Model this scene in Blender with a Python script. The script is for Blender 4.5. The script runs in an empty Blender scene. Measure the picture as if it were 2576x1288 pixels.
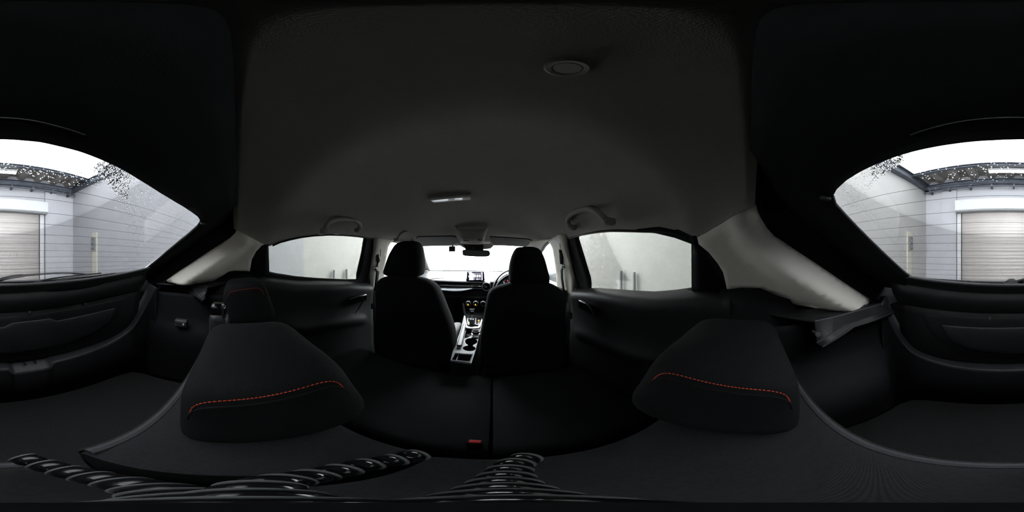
import bpy, bmesh, math, random
from mathutils import Vector, Matrix
from mathutils.geometry import delaunay_2d_cdt

# ---------------------------------------------------------------- camera, world, light, exposure
SC = bpy.context.scene
COL = SC.collection
ZC = 1.17                      # eye height above the bay floor; geometry below is written relative to it
D = 0.18                       # the eye stands this far right of the car's centreline
XF = 1240                      # azimuth origin (car's nose) in the 2576 px panorama
cd = bpy.data.cameras.new('camera')
cd.type = 'PANO'
cd.panorama_type = 'EQUIRECTANGULAR'
cd.clip_start = 0.005
cam = bpy.data.objects.new('camera', cd)
COL.objects.link(cam)
cam.location = (D, 0, ZC)
cam.rotation_euler = (math.pi/2, 0, -math.radians((1288-XF)*360/2576))
SC.camera = cam
SC.view_settings.view_transform = 'Standard'
SC.view_settings.look = 'None'
SC.view_settings.gamma = 1
SC.view_settings.exposure = 0.0
SC.view_settings.use_curve_mapping = False
cy = SC.cycles
cy.use_denoising = True
cy.max_bounces = 8
cy.diffuse_bounces = 4
cy.glossy_bounces = 3
cy.transmission_bounces = 6
cy.transparent_max_bounces = 24
cy.sample_clamp_indirect = 4
cy.caustics_refractive = False
cy.caustics_reflective = False
W = bpy.data.worlds.new('world'); SC.world = W
W.use_nodes = True
W.node_tree.nodes['Background'].inputs[0].default_value = (.8, .85, 1, 1)
W.node_tree.nodes['Background'].inputs[1].default_value = .3
DAY = 13.0  # radiance of the glowing panel added ahead for daylight through the windscreen
FILL = 30.0                    # radiance of the unseen roof emitter added to light dash and headliner
SKY = 4.3                      # radiance of the translucent roof panel

# ---------------------------------------------------------------- survey helpers
def ray(px, py):
    a = math.radians((px-XF)*360/2576); e = math.radians((644-py)*180/1288)
    return Vector((math.sin(a)*math.cos(e), math.cos(a)*math.cos(e), math.sin(e)))
def hY(px, py, y):
    d = ray(px, py); t = y/d.y; return (D+d.x*t, y, d.z*t)
def hZ(px, py, z):
    d = ray(px, py); t = z/d.z; return (D+d.x*t, d.y*t, z)
def hX(px, py, x):
    d = ray(px, py); t = (x-D)/d.x; return (x, d.y*t, d.z*t)
def hP(px, py, n, c):          # plane n.p = c, eye at (D,0,0)
    d = ray(px, py); n = Vector(n); t = (c-n.x*D)/n.dot(d); return (D+d.x*t, d.y*t, d.z*t)
def xw(z): return .70-.36*(z+.14) if z > -.14 else .70
def hS(px, py, off=0.0):       # on the car's side surface
    d = ray(px, py); s = 1 if d.x > 0 else -1; t = .6; z = 0
    for i in range(30):
        z = d.z*t; X = s*(xw(z)+off); t = (X-D)/d.x
    return (D+d.x*t, d.y*t, d.z*t)
def lerp(a, b, t): return a+(b-a)*t
def sm(a, b, x):
    t = min(1, max(0, (x-a)/(b-a))); return t*t*(3-2*t)
def interp(tab, x):
    if x <= tab[0][0]: return tab[0][1:]
    for a, b in zip(tab, tab[1:]):
        if x <= b[0]:
            t = (x-a[0])/(b[0]-a[0]); return tuple(lerp(p, q, t) for p, q in zip(a[1:], b[1:]))
    return tab[-1][1:]
def catmull(pts, n=6, closed=False):
    P = [Vector(p) for p in pts]; out = []; N = len(P)
    rng = range(N if closed else N-1)
    for i in rng:
        if closed: a, b, c, d = P[(i-1) % N], P[i], P[(i+1) % N], P[(i+2) % N]
        else: a, b, c, d = P[max(i-1, 0)], P[i], P[i+1], P[min(i+2, N-1)]
        for k in range(n):
            t = k/n
            out.append(.5*((2*b)+(c-a)*t+(2*a-5*b+4*c-d)*t*t+(3*b-a-3*c+d)*t**3))
    if not closed: out.append(P[-1])
    return out

# ---------------------------------------------------------------- materials
MATS = {}
def mat(name, col, rough=.6, spec=.3, metal=0, bump=None, emit=None, est=0, coat=0, var=0, sheen=0):
    m = bpy.data.materials.new(name); m.use_nodes = True
    nt = m.node_tree; b = nt.nodes['Principled BSDF']
    b.inputs['Base Color'].default_value = (*col, 1)
    b.inputs['Roughness'].default_value = rough
    b.inputs['Specular IOR Level'].default_value = spec
    b.inputs['Metallic'].default_value = metal
    b.inputs['Coat Weight'].default_value = coat
    if sheen:
        b.inputs['Sheen Weight'].default_value = sheen
        b.inputs['Sheen Roughness'].default_value = .5
    if emit:
        b.inputs['Emission Color'].default_value = (*emit, 1)
        b.inputs['Emission Strength'].default_value = est
    tc = nt.nodes.new('ShaderNodeTexCoord')
    if var:
        n = nt.nodes.new('ShaderNodeTexNoise'); n.inputs['Scale'].default_value = var[0]; n.inputs['Detail'].default_value = 5
        nt.links.new(tc.outputs['Object'], n.inputs['Vector'])
        r = nt.nodes.new('ShaderNodeMapRange'); r.inputs['From Min'].default_value = .3; r.inputs['From Max'].default_value = .7
        r.inputs['To Min'].default_value = 1-var[1]; r.inputs['To Max'].default_value = 1+var[1]
        nt.links.new(n.outputs['Fac'], r.inputs['Value'])
        v = nt.nodes.new('ShaderNodeVectorMath'); v.operation = 'SCALE'; v.inputs[0].default_value = col
        nt.links.new(r.outputs['Result'], v.inputs['Scale']); nt.links.new(v.outputs['Vector'], b.inputs['Base Color'])
    if bump:
        kind, scale, st = bump
        if kind == 'noise':
            n = nt.nodes.new('ShaderNodeTexNoise'); n.inputs['Scale'].default_value = scale; n.inputs['Detail'].default_value = 2
            out = n.outputs['Fac']
        else:
            n = nt.nodes.new('ShaderNodeTexWave'); n.bands_direction = 'DIAGONAL'; n.inputs['Scale'].default_value = scale
            n.inputs['Distortion'].default_value = 1.2; n.inputs['Detail'].default_value = 1
            out = n.outputs['Fac']
        nt.links.new(tc.outputs['Object'], n.inputs['Vector'])
        bp = nt.nodes.new('ShaderNodeBump'); bp.inputs['Strength'].default_value = st; bp.inputs['Distance'].default_value = .001
        nt.links.new(out, bp.inputs['Height']); nt.links.new(bp.outputs['Normal'], b.inputs['Normal'])
    MATS[name] = m
    return m
def glass(name, tint, refl=.06):
    m = bpy.data.materials.new(name); m.use_nodes = True
    nt = m.node_tree; nt.nodes.clear()
    o = nt.nodes.new('ShaderNodeOutputMaterial'); mx = nt.nodes.new('ShaderNodeMixShader')
    t = nt.nodes.new('ShaderNodeBsdfTransparent'); t.inputs[0].default_value = (*tint, 1)
    g = nt.nodes.new('ShaderNodeBsdfGlossy'); g.inputs['Roughness'].default_value = .02
    g.inputs[0].default_value = (.9, .9, .9, 1)
    f = nt.nodes.new('ShaderNodeFresnel'); f.inputs[0].default_value = 1.3
    k = nt.nodes.new('ShaderNodeMath'); k.operation = 'MULTIPLY'; k.inputs[1].default_value = .5
    nt.links.new(f.outputs[0], k.inputs[0]); nt.links.new(k.outputs[0], mx.inputs[0])
    nt.links.new(t.outputs[0], mx.inputs[1]); nt.links.new(g.outputs[0], mx.inputs[2])
    nt.links.new(mx.outputs[0], o.inputs[0])
    return m
def water(name):
    m = bpy.data.materials.new(name); m.use_nodes = True
    nt = m.node_tree; nt.nodes.clear()
    o = nt.nodes.new('ShaderNodeOutputMaterial'); g = nt.nodes.new('ShaderNodeBsdfGlass')
    g.inputs['IOR'].default_value = 1.33; g.inputs['Roughness'].default_value = 0
    g.inputs[0].default_value = (1, 1, 1, 1)
    nt.links.new(g.outputs[0], o.inputs[0])
    return m

HEAD = mat('headliner_fabric', (.37, .355, .322), .95, .05, bump=('noise', 900, .35), var=(60, .03))
PILL = mat('pillar_trim_lightened', (.80, .762, .685), .6, .2, bump=('noise', 700, .15))  # rear pillars share the headliner cloth; window light is put into this colour
BLK = mat('black_plastic', (.018, .018, .019), .5, .3, bump=('noise', 600, .25))
BLKM = mat('matte_black_trim', (.009, .009, .010), .75, .12, bump=('noise', 500, .2))
SATIN = mat('satin_black_plastic', (.03, .031, .033), .38, .4)
GLOSS = mat('gloss_black', (.006, .006, .007), .12, .5, coat=.5)
GREYP = mat('dark_grey_plastic', (.05, .05, .053), .42, .4)
FAB = mat('black_seat_fabric', (.011, .0112, .012), .85, .12, bump=('wave', 260, .25), var=(400, .12))
FABL = mat('charcoal_seat_fabric', (.0195, .0195, .021), .85, .12, bump=('wave', 240, .3), var=(300, .15))
FABC = mat('seat_back_cloth', (.055, .056, .06), .9, .1, bump=('noise', 900, .5))
CARP = mat('cargo_carpet', (.026, .0255, .026), .95, .05, bump=('noise', 1200, .8), var=(250, .3))
RED = mat('red_thread', (.75, .09, .04), .6, .3)
REDP = mat('red_button', (.7, .03, .03), .4, .4)
CHR = mat('chrome_trim', (.75, .75, .77), .18, .5, 1)
SILV = mat('satin_silver', (.62, .63, .66), .3, .5, .6)
DASH = mat('dash_top_vinyl', (.06, .06, .065), .5, .3, bump=('noise', 500, .2))
VIS = mat('visor_cloth', (.36, .35, .345), .9, .1, bump=('noise', 900, .3))
LENS = mat('pale_lens', (.93, .93, .95), .25, .5, coat=.6)
EDGE = mat('sill_edge_highlight', (.30, .30, .31), .3, .5)  # highlight along the sill edge, painted as lighter grey
HOODM = mat('pale_bonnet_bounce', (.75, .76, .78), .3, .5, coat=.5)
PANE = glass('clear_glass', (.93, .95, .94))
TINT = glass('privacy_glass', (.47, .48, .462))
TINTR = glass('rear_privacy_glass', (.79, .795, .795))
FRIT = mat('frit_black', (.004, .004, .005), .5, .2)
WALL = mat('bay_wall_paint', (.50, .495, .482), .8, .2, var=(1.2, .05))
WALLF = mat('bay_front_wall_paint', (.86, .88, .9), .7, .2)
WALLG = mat('bay_grey_wall_paint', (.46, .463, .488), .8, .2, var=(1.0, .06))
FLOORM = mat('wet_concrete', (.10, .10, .097), .35, .4, var=(3, .15))
SHUT = mat('roller_shutter_paint', (.58, .54, .515), .4, .4, var=(2, .04))
SBOX = mat('shutter_box_paint', (.55, .555, .56), .5, .3)
DECK = mat('corrugated_roof_metal', (.30, .28, .26), .55, .3, var=(4, .2))
STEEL = mat('painted_steel_beam', (.085, .095, .115), .5, .3, var=(6, .25))
CREAM = mat('cream_strip_paint', (.62, .60, .51), .6, .3)
BEIG = mat('beige_wall_base', (.42, .38, .30), .6, .3)
GREYB = mat('grey_metal_box', (.16, .17, .17), .5, .3)
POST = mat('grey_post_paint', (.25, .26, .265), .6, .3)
WAT = water('water_drops')
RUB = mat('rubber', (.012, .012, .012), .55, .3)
BEAD = mat('gloss_black_bead', (.008, .008, .009), .16, .5)
RING = mat('grey_rubber_ring', (.11, .115, .115), .6, .3)
SKYM = mat('lit_roof_panel', (.8, .85, .9), .6, .2, emit=(.93, .96, 1), est=SKY)
FILLM = mat('roof_fill_light', (.8, .85, .9), .6, .2, emit=(.97, .98, 1), est=FILL)
DAYM = mat('daylight_fill_panel', (.8, .85, .9), .6, .2, emit=(.96, .98, 1), est=DAY)
TUBE = mat('fluorescent_tube', (.9, .9, .9), .5, .2, emit=(.9, .96, 1), est=14)
AMB = mat('amber_indicator', (.3, .1, .02), .5, .2, emit=(1, .42, .08), est=2.2)
SCRN = mat('screen_white', (.2, .2, .2), .5, .2, emit=(.92, .93, 1), est=1.3)
SCRD = mat('screen_dark', (.01, .01, .03), .3, .4, emit=(.03, .03, .08), est=.5)
SCRV = mat('screen_violet', (.1, .02, .08), .5, .2, emit=(.55, .22, .5), est=.8)
GAUG = mat('gauge_white', (.6, .6, .6), .5, .2, emit=(.95, .96, 1), est=.7)
GRED = mat('gauge_red', (.5, .02, .05), .5, .2, emit=(1, .08, .14), est=.8)
NAVY = mat('cluster_face', (.006, .008, .013), .35, .4)
MIRR = mat('mirror_shell', (.52, .60, .57), .3, .5)  # overexposure is put into this pale green colour
SEATG = mat('grey_seat_fabric', (.20, .195, .195), .9, .1, bump=('noise', 900, .4))
CONS = mat('console_grey_plastic', (.21, .215, .225), .5, .4, bump=('noise', 700, .2))
OLIV = mat('translucent_mirror_cover', (.62, .61, .63), .5, .3)

# ---------------------------------------------------------------- object helpers
def org(parent): return Vector(parent['_o']) if parent is not None else Vector((0, 0, 0))
def setp(o, label=None, cat=None, group=None, kind=None):
    if label: o['label'] = label
    if cat: o['category'] = cat
    if group: o['group'] = group
    if kind: o['kind'] = kind
    return o
def thing(name, loc, label, cat, group=None, kind=None):
    o = bpy.data.objects.new(name, None); COL.objects.link(o)
    o.empty_display_size = .05
    o.location = (loc[0], loc[1], loc[2]+ZC); o['_o'] = [loc[0], loc[1], loc[2]]
    return setp(o, label, cat, group, kind)
def fin(name, bm, m, parent=None, smooth=True, solid=0, soff=1, bev=0, bseg=2, origin=None, sub=0, label=None, auto=40):
    if parent is not None:
        w = Vector(parent['_o'])
    else:
        w = Vector(origin) if origin is not None else Vector((0, 0, 0))
    if origin is None and parent is None and len(bm.verts):
        xs = [v.co.x for v in bm.verts]; ys = [v.co.y for v in bm.verts]; zs = [v.co.z for v in bm.verts]
        w = Vector(((min(xs)+max(xs))/2, (min(ys)+max(ys))/2, min(zs)))
    o0 = w
    for v in bm.verts: v.co -= o0
    bmesh.ops.recalc_face_normals(bm, faces=bm.faces)
    me = bpy.data.meshes.new(name); bm.to_mesh(me); bm.free()
    if smooth:
        for p in me.polygons: p.use_smooth = True
    if m is not None:
        for k in (m if isinstance(m, (list, tuple)) else [m]): me.materials.append(k)
    o = bpy.data.objects.new(name, me); COL.objects.link(o)
    o['_o'] = [o0.x, o0.y, o0.z]
    if parent is not None: o.parent = parent
    else: o.location = (o0.x, o0.y, o0.z+ZC)
    if solid:
        s = o.modifiers.new('s', 'SOLIDIFY'); s.thickness = solid; s.offset = soff
    if bev:
        b = o.modifiers.new('b', 'BEVEL'); b.width = bev; b.segments = bseg; b.limit_method = 'ANGLE'; b.angle_limit = math.radians(35)
    if sub:
        s = o.modifiers.new('u', 'SUBSURF'); s.levels = sub; s.render_levels = sub
    if smooth and auto:
        try:
            me.set_sharp_from_angle(angle=math.radians(auto))
        except Exception: pass
    if label: o['label'] = label
    return o
def struct(o, label, cat='structure'):
    return setp(o, label, cat, None, 'structure')
def box(bm, x0, x1, y0, y1, z0, z1, M=None, mi=0):
    v = [bm.verts.new(p) for p in ((x0,y0,z0),(x1,y0,z0),(x1,y1,z0),(x0,y1,z0),(x0,y0,z1),(x1,y0,z1),(x1,y1,z1),(x0,y1,z1))]
    for f in ((3,2,1,0),(4,5,6,7),(0,1,5,4),(1,2,6,5),(2,3,7,6),(3,0,4,7)):
        bm.faces.new([v[i] for i in f]).material_index = mi
    if M is not None:
        for q in v: q.co = M @ q.co
    return v
def tube(bm, pts, r, n=8, caps=True, sq=None, up=None):
    P = [Vector(p) for p in pts]; rings = []
    for i, p in enumerate(P):
        t = (P[min(i+1, len(P)-1)]-P[max(i-1, 0)]).normalized()
        u = Vector(up) if up else (Vector((0, 0, 1)) if abs(t.z) < .9 else Vector((1, 0, 0)))
        a = t.cross(u).normalized(); b = a.cross(t).normalized()
        rr = r[i] if isinstance(r, (list, tuple)) else r
        ra, rb = (rr, rr) if sq is None else (rr, rr*sq)
        rings.append([bm.verts.new(p+a*math.cos(2*math.pi*k/n)*ra+b*math.sin(2*math.pi*k/n)*rb) for k in range(n)])
    for A, B in zip(rings, rings[1:]):
        for k in range(n): bm.faces.new((A[k], A[(k+1) % n], B[(k+1) % n], B[k]))
    if caps:
        bm.faces.new(rings[0][::-1]); bm.faces.new(rings[-1])
def lathe(bm, prof, c, axis, n=32):
    axis = Vector(axis).normalized(); c = Vector(c)
    a = axis.orthogonal().normalized(); b = axis.cross(a); rings = []
    for r, h in prof:
        if r < 1e-6: rings.append([bm.verts.new(c+axis*h)])
        else: rings.append([bm.verts.new(c+axis*h+(a*math.cos(2*math.pi*k/n)+b*math.sin(2*math.pi*k/n))*r) for k in range(n)])
    for A, B in zip(rings, rings[1:]):
        for k in range(n):
            k2 = (k+1) % n
            if len(A) == 1 and len(B) == 1: continue
            if len(A) == 1: bm.faces.new((A[0], B[k2], B[k]))
            elif len(B) == 1: bm.faces.new((A[k], A[k2], B[0]))
            else: bm.faces.new((A[k], A[k2], B[k2], B[k]))
def loft(bm, rows, closed=False, capends=False):
    R = [[bm.verts.new(p) for p in r] for r in rows]
    n = len(R[0])
    for A, B in zip(R, R[1:]):
        for k in range(n if closed else n-1):
            bm.faces.new((A[k], A[(k+1) % n], B[(k+1) % n], B[k]))
    if capends:
        bm.faces.new(R[0][::-1]); bm.faces.new(R[-1])
def prism(bm, pts, vec, mi=0):
    vec = Vector(vec)
    A = [bm.verts.new(p) for p in pts]; B = [bm.verts.new(Vector(p)+vec) for p in pts]; n = len(A)
    f1 = bm.faces.new(A[::-1]); f2 = bm.faces.new(B); f1.material_index = f2.material_index = mi
    for k in range(n): bm.faces.new((A[k], A[(k+1) % n], B[(k+1) % n], B[k])).material_index = mi
def inpoly(x, y, P):
    c = False; n = len(P); j = n-1
    for i in range(n):
        xi, yi = P[i]; xj, yj = P[j]
        if (yi > y) != (yj > y) and x < (xj-xi)*(y-yi)/(yj-yi)+xi: c = not c
        j = i
    return c
def subdiv(P, st):
    out = []
    for a, b in zip(P, P[1:]+P[:1]):
        n = max(1, int(math.hypot(b[0]-a[0], b[1]-a[1])/st))
        for k in range(n): out.append((lerp(a[0], b[0], k/n), lerp(a[1], b[1], k/n)))
    return out
def segd(x, y, L):
    m = 9
    for a, b in zip(L, L[1:]):
        dx, dy = b[0]-a[0], b[1]-a[1]; t = max(0, min(1, ((x-a[0])*dx+(y-a[1])*dy)/(dx*dx+dy*dy+1e-12)))
        m = min(m, math.hypot(x-a[0]-dx*t, y-a[1]-dy*t))
    return m
def panel(bm, outline, holes, f, st=.03):
    """2-D outline with holes, filled with a grid and mapped to 3-D by f(u, v)."""
    O = subdiv([tuple(p[:2]) for p in outline], st); H = [subdiv([tuple(p[:2]) for p in h], st) for h in holes]
    V = []; Ed = []
    for L in [O]+H:
        b = len(V); V += L; Ed += [(b+i, b+(i+1) % len(L)) for i in range(len(L))]
    us = [p[0] for p in O]; vs = [p[1] for p in O]
    loops = [L+[L[0]] for L in [O]+H]
    u = min(us)+st*.5; 
    while u < max(us):
        v = min(vs)+st*.5
        while v < max(vs):
            if inpoly(u, v, O) and not any(inpoly(u, v, h) for h in H) and min(segd(u, v, L) for L in loops) > st*.4:
                V.append((u, v))
            v += st
        u += st
    r = delaunay_2d_cdt([Vector(p) for p in V], Ed, [], 0, 1e-6)
    vs3 = [bm.verts.new(f(p[0], p[1])) for p in r[0]]
    for fc in r[2]:
        cx = sum(r[0][i][0] for i in fc)/len(fc); cyy = sum(r[0][i][1] for i in fc)/len(fc)
        if inpoly(cx, cyy, O) and not any(inpoly(cx, cyy, h) for h in H):
            bm.faces.new([vs3[i] for i in fc])
def B(): return bmesh.new()
def rbox(name, c, size, m, parent=None, bev=.01, seg=3, rot=None, **k):
    bm = B(); sx, sy, sz = [s/2 for s in size]
    M = Matrix.Translation(Vector(c)) @ (rot.to_4x4() if rot is not None else Matrix.Identity(4))
    box(bm, -sx, sx, -sy, sy, -sz, sz, M)
    return fin(name, bm, m, parent, bev=bev, bseg=seg, **k)
def Rx(d): return Matrix.Rotation(math.radians(d), 3, 'X')
def Rz(d): return Matrix.Rotation(math.radians(d), 3, 'Z')

# ================================================================ THE WASH BAY
XL, XR, YB, YF = -2.29, 2.23, -3.9, 5.2
G = -ZC
bm = B(); box(bm, XL-.3, XR+.3, YB-.3, YF+.3, G-.1, G); struct(fin('floor', bm, FLOORM, smooth=False), 'wet concrete floor of the wash bay', 'floor')
bm = B(); box(bm, XR, XR+.15, YB, YF, G, 2.2); struct(fin('wall_right', bm, WALL, smooth=False), 'plain pale wall seen through the wide rear door window', 'wall')
bm = B(); box(bm, XL-.15, XL, YB, 1.07, G, 2.2); struct(fin('wall_left', bm, WALLG, smooth=False), 'greyer rear stretch of the bay wall on the passenger side', 'wall')
bm = B(); box(bm, XL-.25, XL-.08, 1.07, YF, G, 2.2); struct(fin('wall_left_front', bm, WALL, smooth=False), 'paler set-back stretch of the bay wall on the passenger side', 'wall')
bm = B(); box(bm, XL-.3, XR+.3, YF, YF+.15, G, 2.2); struct(fin('wall_front', bm, WALLF, smooth=False), 'white frame wall ahead of the windscreen', 'wall')
bm = B(); box(bm, XL+.05, XR-.05, YF-.03, YF, G+.15, 1.9); struct(fin('daylight_panel', bm, DAYM, smooth=False), 'added glowing panel standing in for daylight ahead of the windscreen', 'window')
for x in (-1.42, -1.22, XL+.12):
    bm = B(); box(bm, x-.012, x+.012, YF-.06, YF-.03, G, 1.9); struct(fin('trim_6' if x > -1.3 else ('trim_7' if x > -1.5 else 'trim_8'), bm, SBOX, smooth=False), 'thin white upright in front of the added glowing panel', 'trim')
bm = B(); box(bm, XL-.3, XR+.3, YB-.15, YB, G, 2.4); struct(fin('wall_back', bm, WALLG, smooth=False), 'grey rear wall of the bay around the roller shutter', 'wall')
for x0, x1, n in ((XL, -1.62, 'trim_1'), (1.42, XR, 'trim_2')):
    pass
bm = B(); box(bm, -1.75, -1.42, YB, YB+.06, G, 1.95); struct(fin('pillar_1', bm, WALLG, smooth=False, bev=.005), 'flat wall pier left of the roller shutter', 'pillar')
bm = B(); box(bm, 1.36, 1.75, YB, YB+.06, G, 1.95); struct(fin('pillar_2', bm, WALLG, smooth=False, bev=.005), 'flat wall pier on the socket side of the roller shutter', 'pillar')
bm = B(); box(bm, XL, XR, YB, YB+.10, G, -.66); struct(fin('baseboard_back', bm, BEIG, smooth=False, bev=.01), 'beige base course along the rear wall', 'baseboard')
# corrugated metal roof behind the lit panel
bm = B(); rows = []
n = 132; 
prof = []
for i in range(n+1):
    x = lerp(XL-.1, XR+.1, i/n); ph = (i % 12)/12
    prof.append((x, 2.02+ (.09 if ph < .42 else (.09*(1-(ph-.42)/.1) if ph < .52 else (0 if ph < .9 else .09*(ph-.9)/.1)))))
for y in (YB-.05, -3.05): rows.append([(x, y, z) for x, z in prof])
loft(bm, rows)
struct(fin('roof_back', bm, DECK, smooth=False, solid=.004), 'corrugated metal roof strip above the rear wall', 'roof')
bm = B(); box(bm, XL-.1, XR+.1, 2.6, YF, 2.0, 2.03); struct(fin('roof_fill_panel', bm, FILLM, smooth=False), 'added unseen roof emitter lighting the dash and bonnet', 'skylight')
bm = B(); box(bm, XL-.1, XR+.1, -3.08, 2.6, 2.0, 2.03); struct(fin('window_1', bm, SKYM, smooth=False), 'glaring white translucent roof panel over the bay', 'skylight')
for nm, a in (('trim_1', (XR-.14, XR, YB, YF, 1.80, 1.99)), ('trim_2', (XL, XL+.10, YB, YF, 1.84, 1.99)), ('trim_3', (XL, XR, YB, YB+.12, 1.80, 1.96)), ('trim_4', (XL, XR, -3.16, -3.06, 1.93, 1.99))):
    bm = B(); x0, x1, y0, y1, z0, z1 = a
    box(bm, x0, x1, y0, y1, z1-.012, z1); box(bm, x0, x1, y0, y1, z0, z0+.012)
    if x1-x0 > y1-y0: box(bm, x0, x1, (y0+y1)/2-.006, (y0+y1)/2+.006, z0+.012, z1-.012)
    else: box(bm, (x0+x1)/2-.006, (x0+x1)/2+.006, y0, y1, z0+.012, z1-.012)
    struct(fin(nm, bm, STEEL, smooth=False), {'trim_1': 'dark steel beam running along the top of the driver-side wall', 'trim_2': 'dark steel beam running along the top of the passenger-side wall', 'trim_3': 'dark steel beam on top of the rear wall', 'trim_4': 'slim steel edge beam at the end of the bright roof panel'}[nm], 'beam')
# two cross beams under the deck with bolts
t = thing('fluorescent_lamp', (-.02, -3.3, 1.86), 'glowing fluorescent tube lamp hung under the corrugated roof', 'lamp')
bm = B(); box(bm, -.56, .52, -3.36, -3.24, 1.90, 1.95); fin('housing', bm, SBOX, t, bev=.008)
bm = B(); tube(bm, [(-.54, -3.3, 1.875), (.50, -3.3, 1.875)], .02, 12); fin('tube', bm, TUBE, t)
for x in (-.4, .36):
    bm = B(); tube(bm, [(x, -3.3, 1.95), (x, -3.3, 2.05)], .008, 8); fin('hanger', bm, STEEL, t)
bm = B()
tube(bm, [(XL+.02, YB+.15, 1.73), (XR-.02, YB+.15, 1.73)], .022, 12)
for i in range(9): 
    x = lerp(XL+.2, XR-.2, i/8); box(bm, x-.02, x+.02, YB, YB+.18, 1.69, 1.77)
setp(fin('conduit_pipe', bm, STEEL), 'grey conduit pipe clipped along the top of the rear wall', 'pipe')
# roller shutter
t = thing('roller_shutter', (0, YB+.1, G), 'beige slatted roller shutter in the rear wall of the bay', 'shutter')
bm = B(); rows = []
zs = []; z = -.66
while z < 1.08: zs.append(z); z += .0825
for z in zs:
    pass
prof = []
for z in zs[:-1]:
    prof += [(YB+.090, z), (YB+.0965, z+.012), (YB+.098, z+.04), (YB+.0965, z+.068), (YB+.090, z+.078)]
loft(bm, [[(x, y, z) for y, z in prof] for x in (-1.25, 1.22)])
fin('curtain', bm, SHUT, t, solid=.003, auto=20)
for x0, x1 in ((-1.36, -1.25), (1.22, 1.32)):
    bm = B(); box(bm, x0, x1, YB, YB+.13, G, 1.08); fin('guide_rail', bm, SBOX, t, bev=.006)
for x in (-1.245, 1.215):
    bm = B(); box(bm, x-.008, x+.008, YB+.08, YB+.115, -.66, 1.05); fin('guide_seal', bm, RUB, t)
bm = B(); box(bm, -1.42, 1.34, YB, YB+.28, 1.08, 1.36); fin('housing_box', bm, SBOX, t, bev=.02)
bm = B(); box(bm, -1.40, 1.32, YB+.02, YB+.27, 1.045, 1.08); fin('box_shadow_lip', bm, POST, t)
# cream conduit strips with sockets on both side walls
for s, y, nm in ((1, -3.06, 'driver side, near the bare plaster'), (-1, -2.93, 'passenger side, beside the wiped part of the glass')):
    xw_ = XR if s > 0 else XL
    z1 = .55
    t = thing('socket_strip', (xw_, y, G), 'cream painted strip with a grey socket box on the '+('driver-side' if s > 0 else 'passenger-side')+' bay wall', 'electrical strip')
    xa, xb = sorted((xw_, xw_-s*.025))
    bm = B(); box(bm, xa, xb, y-.085, y+.085, G+.3, z1); fin('backing_strip', bm, CREAM, t, bev=.004)
    xa, xb = sorted((xw_-s*.025, xw_-s*.085))
    bm = B(); box(bm, xa, xb, y-.05, y+.05, .14, .43); fin('socket_box', bm, GREYB, t, bev=.008)
    xa, xb = sorted((xw_-s*.085, xw_-s*.095))
    for zz in (.21, .33):
        bm = B(); lathe(bm, [(0, 0), (.03, 0), (.03, .01), (.022, .014), (0, .014)], (xw_-s*.085, y, zz), (-s, 0, 0), 20); fin('socket', bm, POST, t)
# guard posts beside both walls
for s in (-1, 1):
    for y, w in ((1.70, 'nearer'), (2.0, 'farther')):
        x = (XR-.05) if s > 0 else (XL-.03)
        t = thing('wall_post', (x, y, G), '%s of the two slim grey posts against the %s bay wall' % (w, 'driver-side' if s > 0 else 'passenger-side'), 'post', 'slim posts against the bay walls')
        bm = B(); tube(bm, [(x, y, G), (x, y, -.27), (x, y, -.26), (x, y, -.255)], [.026, .026, .02, .008], 16); fin('shaft', bm, POST, t)
        bm = B(); lathe(bm, [(0, 0), (.045, 0), (.045, .01), (.03, .014), (0, .014)], (x, y, G), (0, 0, 1), 20); fin('foot_plate', bm, STEEL, t)

# ================================================================ CAR SHELL
# ---- headliner
ED = [(-.015, .575, .128), (.05, .60, .10), (.12, .625, .066), (.165, .634, .050), (.22, .627, .075), (.28, .620, .092), (.35, .613, .108), (.45, .607, .122), (.55, .604, .13), (.72, .602, .132), (.9, .605, .125), (1.1, .60, .128), (1.25, .585, .122), (1.42, .55, .105)]
CZ = [(-.015, .262), (.05, .259), (.12, .2535), (.165, .2500), (.195, .2490), (.22, .2505), (.26, .256), (.32, .264), (.42, .272), (.55, .278), (.73, .280), (.9, .272), (1.05, .250), (1.2, .205), (1.32, .160), (1.42, .112)]
SECTP = []
def edz(x, y):
    xe, ze = interp(ED, y)
    if x > 0: ze -= .019*sm(.20, .38, y)*(1-sm(1.0, 1.2, y)); xe += .006*sm(.20, .38, y)*(1-sm(1.0, 1.2, y))
    return xe, ze
def ceilz(x, y):
    xe, ze = edz(x, y); zc = interp(CZ, y)[0]
    q = min(1, abs(x)/xe)
    return ze+(zc-ze)*max(0, 1-q**2.6)**.75
bm = B(); rows = []
ys = [-.015, .01, .05, .085, .12, .145, .165, .19, .205, .22, .235, .26, .30, .35, .4, .45, .5, .55, .6, .66, .72, .8, .9, 1.0, 1.1, 1.18, 1.25, 1.32, 1.37, 1.42]
for y in ys:
    rows.append([(edz(k, y)[0]*math.sin(math.pi/2*k/24), y, ceilz(edz(k, y)[0]*math.sin(math.pi/2*k/24), y)) for k in range(-24, 25)])
loft(bm, rows)
for v in bm.verts: pass
struct(fin('ceiling', bm, HEAD, solid=.012, soff=1), 'grey fabric headliner of the car', 'headliner')
hz_ = [ (interp(ED, -.015)[0]*math.sin(math.pi/2*k/24)) for k in range(-24, 25)]
bm = B(); loft(bm, [[(x, -.015, ceilz(x, -.015)) for x in hz_], [(x, -.022, ceilz(x, -.015)+.003) for x in hz_], [(x, -.03, max(.20, ceilz(x, -.015)+.004)) for x in hz_], [(x, -.05, .19) for x in hz_]])
struct(fin('trim_4a', bm, BLKM, solid=.005, soff=1), 'black rear edge of the headliner at the tailgate opening', 'trim'); bpy.data.objects['trim_4a'].name = 'trim_9'
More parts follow.
